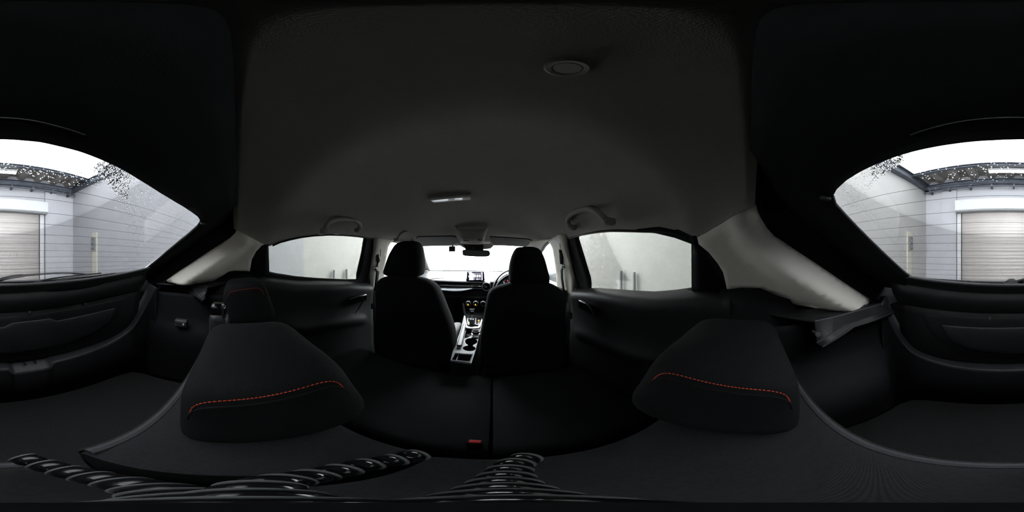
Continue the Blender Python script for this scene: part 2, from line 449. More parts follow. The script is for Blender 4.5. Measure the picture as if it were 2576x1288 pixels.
# round cover in the headliner
cx, cyy = hZ(1428, 167, .25)[:2]
cz = ceilz(cx, cyy)-.0015
t = thing('round_roof_cover', (cx, cyy, cz), 'round fabric-covered cap in the headliner above the eye', 'cover')
bm = B(); lathe(bm, [(0, -.002), (.0095, -.002), (.0102, -.0005), (.011, -.002), (.0145, -.0028), (.016, -.001), (.016, .006)], (cx, cyy, cz), (0, -.08, 1), 40); fin('cap', bm, HEAD, t)
# room lamp
c = hY(1132, 497.5, .70); zz = ceilz(c[0], c[1])
t = thing('room_lamp', (c[0], c[1], zz), 'small rectangular ceiling lamp with pale lens', 'lamp')
rbox('bezel', (c[0], c[1], zz-.004), (.195, .062, .016), HEAD, t, .005, rot=Rx(2))
rbox('lens', (c[0]+.003, c[1]-.002, zz-.013), (.178, .048, .016), LENS, t, .005, rot=Rx(2), label='pale clear lens')

# ---- side glazing and pillars
TR = {
 1: dict(glass=[(1457,592),(1470,586),(1516,581),(1563,579),(1610,581),(1656,586),(1703,597),(1744,612),(1744,725),(1703,730.5),(1644,733),(1586,731),(1488,725),(1457,602)],
         quarter=[(1744,612),(1754,614),(1782,633),(1805,661),(1819,684),(1827,710),(1828,728),(1818,737),(1744,737)],
         ftop=[(1440,590),(1452,582),(1516,574),(1563,572),(1610,574.5),(1656,580),(1703,592),(1746,608.5)],
         bpil=[(1426,598),(1452,735)]),
 -1: dict(glass=[(914,601),(909,592.5),(898,589.6),(842,587.7),(805,588),(768,590),(730,595),(693,605),(674,615),(676,684),(693,688),(740,695),(796,699),(861,702),(896,702),(909,633)],
          quarter=[(674,615),(661,618),(645,631),(633.5,652),(628,678),(631,690),(676,692)],
          ftop=[(930,598),(918,586),(898,583.5),(842,582),(805,582.5),(768,585),(730,590.5),(693,600.5),(672,612)],
          bpil=[(937,603),(924,713)]),
}
for s in (1, -1):
    side = 'driver-side' if s > 0 else 'passenger-side'
    dn = 1 if s > 0 else 2
    T = TR[s]
    gl = [hS(*p, off=.02) for p in T['glass']]; gl2 = [(p[1], p[2]) for p in gl]
    def fx(off): return lambda y, z: (s*(xw(z)+off), y, z)
    door = thing('door_%d' % dn, (s*.7, .5, -.9), '%s rear door with its window and dark lower panel' % side, 'door', kind='structure')
    door['_o'] = [s*.7, .5, -.9]
    # frame around glass
    yf = .985
    outer = [(yf, .122), (.86, .135), (.72, .139), (.55, .137), (.45, .129), (.35, .115), (.28, .10), (.22, .083), (.165, .085), (.118, .09), (.06, .08), (.03, .0), (.02, -.115), (.15, -.125), (.33, -.158), (.5, -.175), (.7, -.195), (yf, -.235)]
    bm = B(); panel(bm, outer, [gl2], fx(.012), .03)
    fin('window_frame', bm, BLKM, door, solid=.02, soff=0)
    bm = B(); panel(bm, [(y, z) for y, z in gl2], [], fx(.02), .05)
    fin('window_pane', bm, TINT, door, solid=.004, smooth=False, label='privacy glass pane')
    # rubber seal lines round the opening
    bm = B(); tube(bm, [(s*(xw(z)+.002), y, z) for y, z in [(.905, -.2), (.905, .115)]+[(y_, edz(s, y_)[1]-.004) for y_ in (.86, .72, .6, .5, .4, .33, .27, .22, .18)]], .005, 8); fin('door_seal', bm, RUB, door)
    # quarter blind piece
    bm = B(); q = [(hS(*p)[1], hS(*p)[2]) for p in T['quarter']]; panel(bm, q, [], fx(-.004), .03)
    fin('quarter_trim', bm, FRIT, door, solid=.006, soff=0)
    # lower door panel: profile down from the belt
    PR = [(-.005, 0), (-.02, -.004), (-.05, -.018), (-.062, -.045), (-.055, -.10), (-.050, -.17), (-.058, -.23), (-.075, -.27), (-.072, -.30), (-.06, -.34), (-.06, -.5), (-.075, -.62), (-.06, -.74)]
    bm = B(); rows = []
    for i in range(25):
        y = lerp(.055, .92, i/24); zb = interp([(0.05, -.112), (.15, -.112), (.33, -.142), (.5, -.157), (.7, -.178), (.95, -.225)], y)[0]
        a = sm(.15, .35, y)*(1-sm(.8, .9, y)); row = []
        for dx, dz in PR:
            k = dx if dz > -.2 or dz < -.33 else lerp(-.055, dx, a)
            row.append((s*(.70+k+.012), y, zb+dz))
        rows.append(catmull(row, 3))
    loft(bm, rows)
    fin('door_panel', bm, BLK, door, solid=.01, soff=0)
    # map pocket / armrest crescent with a glossy lip
    cr = [(1506, 845), (1540, 880), (1590, 912), (1640, 933), (1660, 940)] if s > 0 else [(918, 752), (895, 786), (862, 812), (820, 833), (760, 845)]
    bm = B(); tube(bm, catmull([hX(*p, s*.655) for p in cr], 5), .006, 8); fin('armrest_lip', bm, SATIN, door)
    # inner door handle
    hp = [(1462, 757), (1474, 762), (1486, 775), (1497, 795)] if s > 0 else [(917, 741), (905, 744), (893, 748), (877, 753)]
    bm = B(); tube(bm, catmull([hX(*p, s*.635) for p in hp], 4), [.004]+[.0055]*11+[.003] if len(hp) == 4 else .005, 8, sq=.6); fin('inner_handle', bm, SATIN, door)
    p = hX(*(hp[1]), s*.65)
    bm = B(); box(bm, *sorted((s*.655, s*.635)), p[1]-.11, p[1]+.06, p[2]-.045, p[2]+.008); fin('handle_recess', bm, GLOSS, door, bev=.008)

    # ---- B pillar
    bt = T['bpil']
    a0 = (.882, .128); b0 = (.912, -.235)
    outl = [(.855, .135), (.9, .128), (1.085, .128), (1.06, .10), (1.10, .03), (1.13, -.10), (1.165, -.26), (.925, -.26), (.905, -.10), (.89, .08)]
    if s > 0: fl = [(1411,738),(1408,690),(1403,645),(1400,626),(1394,612),(1388,607)]
    else: fl = [(957,700),(960,690),(963,655),(969,620),(975,610),(985,604)]
    fr = [(hS(*p)[1], hS(*p)[2]) for p in fl]
    outl = [(.93, -.27), (.905, -.1), (.885, .06), (.868, .13)] + [(1.0, .128)] + [(p[0], min(p[1], .128)) for p in fr[::-1]]
    bp = thing('trim_%d' % (10+dn), (s*.69, 1.0, -.27), 'pale upper trim of the %s pillar between the doors' % side, 'pillar trim', kind='structure')
    def fB(y, z): 
        e = min(1, max(0, (y-.87)/.05)); return (s*(xw(z)-.004-.022*e), y, z)
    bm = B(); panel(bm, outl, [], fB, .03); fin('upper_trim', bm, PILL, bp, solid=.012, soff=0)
    bm = B(); loft(bm, [[(s*.672, y, -.255), (s*.665, y, -.4), (s*.66, y, -.95)] for y in (.90, 1.16)]); fin('lower_trim', bm, BLK, bp, solid=.02, soff=0)
    # ---- front door and window
    if s > 0: FG = [(1411,728),(1406,690),(1400,640),(1398,622),(1391,611),(1384,612),(1374,621),(1364,634),(1352,656),(1344,672),(1340,700),(1345,718)]
    else: FG = [(958,696),(961,660),(969,622),(977,610),(986,605),(1000,612),(1018,622),(1035,640),(1050,665),(1056,680),(1052,694)]
    fd = thing('door_%d' % (dn+2), (s*.7, 1.5, -.9), '%s front door with clear window' % side, 'door', kind='structure')
    fg = [(hS(*p, off=.02)[1], hS(*p, off=.02)[2]) for p in FG]
    ymin = min(p[0] for p in fg)-.03
    out = [(1.02, .13), (1.20, .13), (1.35, .112), (1.50, .06), (1.72, -.04), (2.0, -.15), (2.08, -.20), (2.08, -.27), (1.1, -.30), (1.04, -.27)]
    fgc = [(min(max(p[0], 1.045), 2.0), max(min(p[1], .12 if p[0] < 1.3 else interp([(1.3, .105), (1.5, .045), (1.72, -.055), (2.0, -.165)], p[0])[0]), -.262)) for p in fg]
    bm = B(); panel(bm, out, [fgc], fx(.015), .04); fin('window_frame', bm, GREYP if s > 0 else BLKM, fd, solid=.015, soff=0)
    bm = B(); panel(bm, fgc, [], fx(.02), .06); fin('window_pane', bm, PANE, fd, solid=.004, smooth=False)
    bm = B(); rows = []
    for i in range(9):
        y = lerp(1.0, 2.0, i/8)
        rows.append(catmull([(s*(.715), y, -.235), (s*.685, y, -.24), (s*.64, y, -.255), (s*.63, y, -.30), (s*.66, y, -.42), (s*.60, y, -.50), (s*.64, y, -.6), (s*.65, y, -.95)], 3))
    loft(bm, rows); fin('door_panel', bm, SATIN, fd, solid=.01, soff=0)

    # ---- A pillar trim
    bm = B()
    TA = [(.50, 1.36, .130, .60, 1.12, .138), (.485, 1.44, .100, .605, 1.26, .124), (.525, 1.56, .045, .625, 1.42, .09), (.575, 1.73, -.03, .655, 1.62, .015), (.622, 1.92, -.125, .69, 1.84, -.09), (.645, 2.05, -.19, .70, 1.98, -.17)]
    rows = []
    for xi, yi, zi, xo, yo, zo in TA:
        mx, my, mz = (xi+xo)/2-.012, (yi+yo)/2-.03, (zi+zo)/2-.012
        rows.append(catmull([(s*(xi+.004), yi+.02, zi), (s*xi, yi-.01, zi-.012), (s*mx, my, mz), (s*xo, yo-.01, zo-.012), (s*(xo+.01), yo+.02, zo)], 3))
    loft(bm, [list(r) for r in zip(*[catmull(list(c), 4) for c in zip(*rows)])])
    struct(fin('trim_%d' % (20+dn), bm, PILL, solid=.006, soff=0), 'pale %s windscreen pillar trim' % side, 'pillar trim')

    # ---- D pillar trim
    if s > 0:
        rear = [(1901,499),(1906,520),(1917,540),(1934,566),(1956,590),(2010,626),(2062,660),(2117,697),(2170,732),(2219,763)]
        low = [(2219,763),(2171,781),(2125,785),(2081,786),(2021,783),(1990,768),(1960,751),(1914,729),(1870,727),(1828,727)]
        win = [(1827,710),(1819,684),(1805,661),(1782,633),(1758,614)]
        seam = [(1758,613),(1831,547),(1870,520)]
    else:
        rear = [(598,560),(597,572),(590,585),(577,596),(560,608),(520,634),(480,661),(440,687),(405,711)]
        low = [(405,711),(430,713),(480,715),(530,712),(550,700),(575,684),(590,681),(628,682)]
        win = [(628,678),(633.5,652),(645,631),(658,618)]
        seam = [(660,617),(640,599),(620,580)]
    def hD(p, X):  q = hX(p[0], p[1], s*X); return (q[1], q[2])
    n = len(rear); R2 = [hD(p, lerp(.575, .55, i/(n-1))) for i, p in enumerate(rear)]
    n = len(low); L2 = [hD(p, lerp(.55, .67, i/(n-1))) for i, p in enumerate(low)]
    W2 = [(hS(*p, off=-.01)[1], hS(*p, off=-.01)[2]) for p in win]
    S2 = [(y_, interp(ED, y_)[1]+.008) for y_ in (.15, .12, .085, .05, .02)]
    def fD(y, z):
        r = segd(y, z, R2); k = sm(-.02, .10, -y+z*-.0)
        a = .55+.13*sm(.062, .135, r)+.05*(1-sm(0, .09, r))+.016*(1-sm(0, .014, r))
        a += .028*(1-k)
        X = min(xw(z)-.006, a); xe_, ze_ = interp(ED, y)
        return (s*lerp(X, max(X, xe_+.005), sm(ze_-.035, ze_-.004, z)), y, z)
    poly = R2+L2[1:]+W2[1:]+S2
    bm = B(); panel(bm, poly, [], fD, .016); bmesh.ops.smooth_vert(bm, verts=[v for v in bm.verts if not v.is_boundary], factor=.5)
    bmesh.ops.smooth_vert(bm, verts=[v for v in bm.verts if not v.is_boundary], factor=.5)
    dp = struct(fin('trim_%d' % (30+dn), bm, PILL, solid=.008, soff=0, auto=0), 'pale tapering %s rear pillar trim lightened in colour for back window light' % side, 'pillar trim')
    # painted flange between the trim edge and the tailgate
    E0 = [Vector(fD(y, z)) for y, z in catmull([(a, b, 0) for a, b in R2], 2) for y, z in [(y, z)]] if False else [Vector(fD(v.x, v.y)) for v in catmull([(a, b, 0) for a, b in R2], 2)]
    E0 = [Vector((s*.575, -.016, .20))]+E0+[Vector((s*.572, -.41, -.20))]
    bm = B(); loft(bm, [E0, [p+Vector((s*.012, -.016, -.006)) for p in E0], [p+Vector((s*.045, -.03, -.01)) for p in E0], [Vector((s*.66, min(p.y-.035, (p.z-.02-.2357)/.65+.012), p.z-.02)) for p in E0]])
    struct(fin('trim_%d' % (50+dn), bm, BLKM, solid=.006, soff=0), 'black flange of the %s tailgate opening' % side, 'trim')
    # weatherstrip behind that trim
    bm = B(); tube(bm, [p+Vector((s*.010, -.013, -.007)) for p in E0], .008, 8)
    setp(fin('door_weatherstrip', bm, BLKM), 'black rubber seal around the %s edge of the tailgate opening' % side, 'seal')

# ---- windscreen
wt = [(-.52, 1.425, .10), (0, 1.47, .105), (.52, 1.425, .10)]; wb = [(-.66, 2.06, -.195), (0, 2.2, -.20), (.66, 2.06, -.195)]
bm = B()
rows = []
for k in range(9):
    t_ = k/8; q = []
    for i in range(13):
        u = i/12*2-1
        a = Vector((.54*u, 1.425+.045*(1-u*u), .10+.005*(1-u*u))); b = Vector((.68*u, 2.05+.14*(1-u*u), -.195-.005*(1-u*u)))
        q.append(a.lerp(b, t_)+Vector((0, 0, .03*math.sin(math.pi*t_))))
    rows.append(q)
loft(bm, rows); struct(fin('window_2', bm, PANE, solid=.004, smooth=True), 'bright windscreen of the car', 'windscreen')
for s in (-1, 1):
    bm = B(); tube(bm, catmull([(s*.50, 1.455, .092), (s*.545, 1.58, .048), (s*.59, 1.74, -.03), (s*.635, 1.93, -.13), (s*.655, 2.04, -.185)], 4), .006, 6); struct(fin('trim_%d' % (60+(1 if s > 0 else 2)), bm, FRIT), 'thin black windscreen edge band on the %s side' % ('driver' if s > 0 else 'passenger'), 'trim')
bm = B(); tube(bm, [(.65*u/12, 2.05+.13*(1-(u/12)**2), -.198-.004*(1-(u/12)**2)) for u in range(-12, 13)], .006, 6); struct(fin('trim_63', bm, FRIT), 'thin black band along the foot of the windscreen', 'trim')
# header strip between headliner and windscreen
bm = B(); loft(bm, [[(.56*u/10, 1.40+.03*(1-(u/10)**2), .116) for u in range(-10, 11)], [(.56*u/10, 1.43+.045*(1-(u/10)**2), .098) for u in range(-10, 11)], [(.56*u/10, 1.45+.045*(1-(u/10)**2), .112) for u in range(-10, 11)]])
struct(fin('trim_3a', bm, HEAD, solid=.006, soff=0), 'slim headliner edge above the windscreen', 'trim')
bpy.data.objects['trim_3a'].name = 'trim_5'

# ---- outer body panels
for s in (-1, 1):
    bm = B(); panel(bm, [(.10, .0), (.10, -.9), (-.72, -.9), (-.74, -.2), (-.45, -.07), (-.16, .13), (.02, .13)], [], lambda y, z: (s*(xw(z)+.016), y, z), .06)
    struct(fin('trim_%d' % (70+(1 if s > 0 else 2)), bm, BLKM, solid=.01, soff=0), 'black inner quarter panel on the %s side' % ('driver' if s > 0 else 'passenger'), 'trim')
bm = B()
for s in (-1, 1):
    loft(bm, [[(s*(.755), y, -.25), (s*.80, y, -.40), (s*.82, y, -.60), (s*.80, y, -.85), (s*.74, y, -1.0)] for y in (-.80, -.3, .5, 1.4, 2.2)])
struct(fin('wall_car_sides', bm, GLOSS, solid=.01, soff=0), 'dark outer side panels of the car', 'body panel')
bm = B(); loft(bm, [[(x, -.62, -.10), (x, -.76, -.20), (x, -.80, -.45), (x, -.78, -1.0)] for x in (-.80, .80)]); struct(fin('wall_car_rear', bm, GLOSS, solid=.01, soff=0), 'dark outer skin of the tailgate and bumper', 'body panel')
bm = B(); box(bm, -.8, .8, -.80, 2.2, -1.02, -1.0); struct(fin('floor_underbody', bm, BLKM, smooth=False), 'underbody of the car', 'floor')
bm = B(); rows = []
for y in ys: 
    rows.append([(lerp(-.66, .66, k/24), y, ceilz(.98*interp(ED, y)[0]*(k/12-1), y)+.03) for k in range(25)])
rows.insert(0, [(x*1.05, -.10, PC_+.02) for (x, y, z) in rows[0] for PC_ in (.22,)])
loft(bm, rows); struct(fin('roof_car', bm, GLOSS, solid=.004, soff=1), 'outer roof skin of the car', 'roof')
bm = B(); rows = []
for y, z, w in ((2.16, -.235, .66), (2.3, -.215, .72), (2.55, -.235, .76), (2.8, -.275, .77), (3.0, -.335, .75), (3.12, -.42, .70), (3.15, -.56, .66), (3.14, -.9, .64)):
    rows.append([(w*u/10, y+.0-.12*(u/10)**2*(1 if y > 2.9 else .3), z-.05*abs(u/10)**3) for u in range(-10, 11)])
loft(bm, rows); struct(fin('wall_car_bonnet', bm, HOODM, solid=.004, soff=0), 'unseen bonnet made pale to bounce light onto the headliner', 'bonnet')  # bonnet added out of view, pale to bounce light up to the headliner
# ---- cabin floor
bm = B(); box(bm, -.72, .72, -.02, 2.1, -1.0, -.93); struct(fin('floor_cabin', bm, BLKM, smooth=False), 'black carpeted footwell of the car', 'floor')
bm = B(); box(bm, -.74, .74, 1.95, 2.1, -.98, -.24); struct(fin('wall_cabin_front', bm, BLKM, smooth=False), 'dark bulkhead under the dashboard', 'wall')

# ================================================================ TAILGATE
PN = Vector((0, -.65, 1)); PCc = .2357     # glass plane  z = .2357 + .65 y
def hG(p, off=0.0): return hP(p[0], p[1], PN, PCc+off*PN.length)
GP = [(2095,490),(2105,470),(2130,447),(2165,425),(2200,408),(2250,388),(2300,373),(2350,362),(2400,354),(2450,348),(2500,345),(2550,343),
      (2576+20,343),(2576+60,346),(2576+100,350),(2576+150,361),(2576+200,374),(2576+250,393),(2576+300,416),(2576+350,446),(2576+400,478),(2576+440,503),(2576+480,528),(2576+497,541),(2576+504,552),(2576+503,560),(2576+495,570),
      (2576+470,592),(2576+440,616),(2576+400,650),(2576+370,674),(2576+345,687),(2576+310,694),(2576+250,701),(2576+150,713),(2576+60,724),(2576,727),(2500,728),(2420,727),(2370,722),(2335,716),(2305,705),(2280,688),(2250,661),(2220,633),(2190,604),(2160,574),(2130,543),(2103,514)]
G3 = [hG(p) for p in GP]; G2 = [(p[0], p[1]) for p in G3]
def fG(off): return lambda x, y: (x, y-.65/PN.length*off, PCc+.65*y+off/PN.length)
tg = thing('door_5', (0, -.55, -.5), 'black tailgate with the raked rear window', 'tailgate', kind='structure')
frame = [(-.72, -.016), (.72, -.016), (.72, -.54), (-.72, -.54)]
def fT(x, y):      # inner face of the lining: rounded up to the pane edge
    r = segd(x, y, G2+[G2[0]]); h = -.020*sm(0, .035, r)
    return (x, y-.65/PN.length*h, PCc+.65*y+h/PN.length)
bm = B(); panel(bm, frame, [G2], fT, .022); fin('upper_lining', bm, BLKM, tg, solid=.012, soff=0)
bm = B(); panel(bm, [(-.60, -.12), (.60, -.12), (.60, -.56), (-.60, -.56)], [], fG(.016), .06)
pane = fin('rear_window_pane', bm, TINTR, tg, solid=.004, smooth=False, label='wet privacy glass of the rear window')
# frit band edge dots
bm = B()
cum = G3+[G3[0]]
for a, b in zip(cum, cum[1:]):
    a = Vector(a); b = Vector(b); L = (b-a).length; n = max(1, int(L/.0052))
    if (a.y+b.y)/2 < -.19: continue
    for k in range(n):
        p = a.lerp(b, k/n)+PN.normalized()*.002
        lathe(bm, [(0, 0), (.0019, 0), (.0019, .0004)], p, PN, 6)
fin('frit_dots', bm, FRIT, tg)
# defroster wires
bm = B()
DW = [(2100,523,2250,478,2430,452,2576,450),]
lines = [[(2103,524),(2200,495),(2330,472),(2450,462),(2576,463),(2676,470),(2776,484),(2876,507),(2976,535),(3060,566)],
         [(2120,545),(2200,526),(2330,505),(2450,494),(2576,493),(2676,499),(2776,513),(2876,532),(2976,559),(3048,582)],
         [(2137,564),(2240,548),(2350,537),(2450,530),(2576,529),(2676,534),(2776,545),(2876,561),(2976,580),(3028,592)],
         [(2157,583),(2240,575),(2350,566),(2450,560),(2576,560),(2676,563),(2776,571),(2876,582),(3006,600)],
         [(2176,601),(2260,596),(2400,590),(2576,588),(2700,591),(2830,598),(2985,612)],
         [(2194,616),(2300,613),(2450,611),(2576,612),(2720,613),(2850,617),(2968,625)],
         [(2208,632),(2350,631),(2576,631),(2750,631),(2950,637)],
         [(2222,646),(2400,648),(2576,649),(2750,646),(2935,647)],
         [(2238,660),(2400,665),(2576,666),(2750,660),(2920,658)],
         [(2255,674),(2400,680),(2576,679),(2750,673),(2905,668)],
         [(2272,687),(2400,692),(2576,692),(2750,685),(2885,678)],
         [(2300,703),(2450,708),(2576,708),(2750,700),(2860,690)]]
for L in lines:
    (xa, ya), (xb, yb), (xc, yc), (xd, yd) = L[0], L[1], L[-2], L[-1]
    L = [(xa-14, ya-14*(yb-ya)/(xb-xa))]+L+[(xd+34, yd+34*(yd-yc)/(xd-xc))]
    tube(bm, catmull([hG(p, .010) for p in L], 5), .0003, 5)
fin('defroster_wires', bm, BLKM, tg)
# ridges of the header lining
for pts, r in (([(2110,400),(2200,330),(2330,262),(2450,232),(2576,222),(2650,226),(2776,250),(2876,292),(2976,360),(3040,440)], .0022), ([(2080,330),(2150,230),(2250,160),(2400,110),(2576,93),(2720,98),(2850,120),(2980,190),(3060,280),(3110,390)], .0022)):
    bm = B(); tube(bm, catmull([hG(p, -.019) for p in pts], 5), r, 6, sq=.5); fin('lining_ridge', bm, BLK, tg)
bm = B(); tube(bm, catmull([hG(p, -.0195) for p in [(2290,340),(2400,309),(2500,297),(2576,296),(2650,302),(2710,315),(2790,340)]], 5), .0009, 6); fin('header_seam', bm, SATIN, tg)
# round lining clips
for p in ((2128, 626), (2576+472, 624)):
    q = Vector(hG(p, -.02)); bm = B(); lathe(bm, [(0, -.003), (.006, -.003), (.008, -.001), (.009, .001), (.009, .004)], q, PN, 20); fin('clip', bm, BLK, tg)
for p in ((2076, 502), (2576+511, 564)):
    q = Vector(hG(p, -.02)); bm = B(); box(bm, q.x-.006, q.x+.006, q.y-.011, q.y+.011, q.z-.002, q.z+.006); fin('side_clip', bm, GREYP, tg, bev=.002)
# lower lining with belt ledge
TP = [(-.500, -.090), (-.528, -.118), (-.533, -.128), (-.530, -.150), (-.545, -.180), (-.572, -.203), (-.578, -.213), (-.570, -.222), (-.578, -.30), (-.60, -.40), (-.625, -.475), (-.66, -.50)]
bm = B(); rows = []
for i in range(-16, 17):
    u = i/16; x = .57*u; f = 1-.0*u*u; yo = .060*abs(u)**3; zo = .03*abs(u)**3
    rows.append(catmull([(x, y+yo, z+zo*(1 if z > -.2 else .5)) for y, z in TP], 3))
loft(bm, rows); fin('lower_lining', bm, BLK, tg, solid=.01, soff=0)
# raised moulded panel with round lower corners
def fM(x, z):
    u = x/.57; return (x, interp([(-.48, -.617), (-.40, -.592), (-.30, -.568), (-.22, -.560), (-.2, -.565)][:5], z)[0]+.06*abs(u)**3, z)
out = [(-.47, -.222), (.47, -.222), (.46, -.27), (.43, -.33), (.36, -.39), (.24, -.425), (0, -.435), (-.24, -.425), (-.36, -.39), (-.43, -.33), (-.46, -.27)]
bm = B(); panel(bm, out, [], fM, .03); fin('moulded_panel', bm, BLK, tg, solid=.010, soff=1, bev=.003)
out = [(-.40, -.262), (-.10, -.262), (-.07, -.245), (.07, -.245), (.10, -.262), (.40, -.262), (.37, -.33), (.30, -.375), (.15, -.402), (-.15, -.402), (-.30, -.375), (-.37, -.33)]
def fM2(x, z): p = fM(x, z); return (p[0], p[1]+.010, p[2])
bm = B(); panel(bm, out, [], fM2, .03); fin('pull_recess_panel', bm, SATIN, tg, solid=.010, soff=1, bev=.004)
for p in ((75, 786), (215, 765), (2490, 801), (2334, 796)):
    q = hY(p[0], p[1], -.553); bm = B(); lathe(bm, [(0, .003), (.005, .003), (.007, .001), (.008, 0)], q, (0, 1, .1), 16); fin('screw_cap', bm, SATIN, tg)

# water on the pane
rnd = random.Random(4)
NG = PN.normalized()
def onpane(x, y): return Vector((x, y, PCc+.65*y))+NG*.0205
def drop(bm, c, ra, rb, h, ang):
    ex = Vector((1, 0, 0)); ey = NG.cross(ex)
    a = ex*math.cos(ang)+ey*math.sin(ang); b = NG.cross(a); n = 8
    rings = []
    for rr, hh in ((1, 0), (.8, .55), (.45, .9)):
        rings.append([bm.verts.new(c+a*math.cos(2*math.pi*k/n)*ra*rr+b*math.sin(2*math.pi*k/n)*rb*rr+NG*h*hh) for k in range(n)])
    top = bm.verts.new(c+NG*h)
    for A, Bq in zip(rings, rings[1:]):
        for k in range(n): bm.faces.new((A[k], A[(k+1) % n], Bq[(k+1) % n], Bq[k]))
    for k in range(n): bm.faces.new((rings[-1][k], rings[-1][(k+1) % n], top))
    bm.faces.new(rings[0][::-1])
bm = B()
def pos(px, py): q = hG((px, py)); return q[0], q[1]
# wiped fan centre at the wiper pivot: drops are left beyond its reach
def scatter(n, poly, r0, r1, h, ang, el=1.0, clus=0):
    k = 0; xs = [p[0] for p in poly]; ys_ = [p[1] for p in poly]; tries = 0
    while k < n and tries < n*30:
        tries += 1
        px = rnd.uniform(min(xs), max(xs)); py = rnd.uniform(min(ys_), max(ys_))
        if not inpoly(px, py, poly): continue
        x, y = pos(px, py); r = rnd.uniform(r0, r1)
        drop(bm, onpane(x, y), r*el, r, h*r, ang+rnd.uniform(-.25, .25)); k += 1
cl = [(2576+240,445),(2576+290,408),(2576+400,476),(2576+500,545),(2576+500,565),(2576+345,684),(2576+310,694),(2576+330,600),(2576+310,520)]
cr_ = [(2100,490),(2135,450),(2200,412),(2270,385),(2280,400),(2240,440),(2190,475),(2170,500),(2140,545),(2115,525)]
scatter(1500, cl, .0004, .0010, .45, 1.30, 2.6)
scatter(420, [(2576+262,452),(2576+292,425),(2576+345,450),(2576+330,520),(2576+300,500)], .0006, .0013, .5, 1.15, 3.4)
scatter(60, [(2576+245,440),(2576+285,412),(2576+300,425),(2576+265,452)], .0006, .0014, .5, 1.15, 3.0)
scatter(420, cr_, .0004, .0009, .45, 1.75, 2.6)
scatter(170, [(2170,435),(2250,398),(2262,420),(2215,450),(2190,475)], .0006, .0013, .5, 1.9, 3.2)
scatter(150, [(2576,425),(2576+60,430),(2576+150,440),(2576+260,455),(2576+270,490),(2576+150,480),(2576+60,455),(2576,450)], .0005, .0014, .5, .5, 1.3)
scatter(110, [(2300,448),(2400,428),(2576,422),(2576,470),(2400,480),(2310,470)], .0004, .0012, .5, .5, 1.3)
scatter(160, [(2420,700),(2576,690),(2576,722),(2420,722)], .0004, .0009, .5, 1.5, 1.0)
scatter(90, [(2330,480),(2760,480),(2800,660),(2350,690)], .0003, .0007, .5, 1.5, 1.0)
wd = fin('water_drops', bm, WAT, tg, auto=0); wd['kind'] = 'stuff'; wd['label'] = 'clear rain drops and streaks left beyond the wiped area'

# rear wiper outside
t = thing('rear_wiper', hG((2545, 716), .03), 'black rear wiper lying along the foot of the back window', 'wiper')
bm = B(); lathe(bm, [(0, 0), (.028, 0), (.026, .012), (.012, .024), (0, .026)], hG((2545, 720), .018), NG, 24); fin('pivot', bm, RUB, t)
bm = B(); tube(bm, catmull([hG(p, .032) for p in [(2545,716),(2570,706),(2600,698),(2640,693),(2700,688),(2750,687),(2790,690)]], 4), [.013]*4+[.010]*8+[.006]*13, 8, sq=.6); fin('arm', bm, RUB, t)
bm = B(); tube(bm, catmull([hG(p, .026) for p in [(2644,718),(2690,712),(2733,705),(2790,697),(2866,687)]], 5), .0035, 8, sq=.8); fin('blade', bm, SATIN, t)
bm = B(); tube(bm, catmull([hG(p, .034) for p in [(2660,712),(2700,702),(2760,694),(2830,687)]], 5), .003, 8); fin('blade_bridge', bm, RUB, t)

# ================================================================ CARGO AREA
ZF = -.74
bm = B()
FP = [(-.60, -.02), (-.60, -.64), (.60, -.64), (.60, -.02)]
prism(bm, [(x, y, ZF-.02) for x, y in FP], (0, 0, .02)); struct(fin('floor_cargo', bm, CARP, smooth=False), 'dark carpeted cargo floor behind the rear seats', 'floor')
CE = [(-.555, -.395, -.17), (-.565, -.45, -.265), (-.545, -.495, -.36), (-.50, -.535, -.44), (-.39, -.567, -.488), (-.23, -.577, -.50), (0, -.582, -.50), (.23, -.577, -.50), (.39, -.567, -.488), (.50, -.535, -.44), (.545, -.495, -.36), (.565, -.45, -.265), (.555, -.395, -.17)]
CEo = [(x*1.06, y-(.085 if abs(x) < .45 else .06), z+.018) for x, y, z in CE]
c1 = catmull(CE, 24); c2 = catmull(CEo, 24)
for v_ in c1: v_.z -= .036*sm(-.108, -.070, v_.x)*(1-sm(.058, .080, v_.x))
t = thing('sill_plate', (0, -.62, -.52), 'black loading sill with a painted highlight along its edge below the tailgate', 'sill')
bm = B(); rows = [c1, [a.lerp(b, .12)+Vector((0, 0, .004)) for a, b in zip(c1, c2)], c2, [p+Vector((p.x*.1, -.03, -.02)) for p in c2]]
loft(bm, rows); fin('plate', bm, GREYP, t, solid=.008, soff=0, auto=60)
bm = B(); tube(bm, [p+Vector((0, 0, .002)) for p in c1[48:-48]], .0017, 6); fin('lip_highlight', bm, EDGE, t)
for i in range(60, len(c1)-60, 6):
    if abs(c1[i].x+.015) > .11:
        p = c1[i].lerp(c2[i], .25); bm = B(); lathe(bm, [(0, .0065), (.0012, .0065), (.002, .0045)], p, (0, 0, 1), 8); fin('rivet', bm, SATIN, t)

lp = hY(78, 925, -.60)
bm = B(); tube(bm, catmull([(lp[0]-.02, -.60, -.492), (lp[0]-.02, -.63, -.488), (lp[0]+.02, -.63, -.488), (lp[0]+.02, -.60, -.492)], 4), .004, 8); fin('latch', bm, SATIN, t)
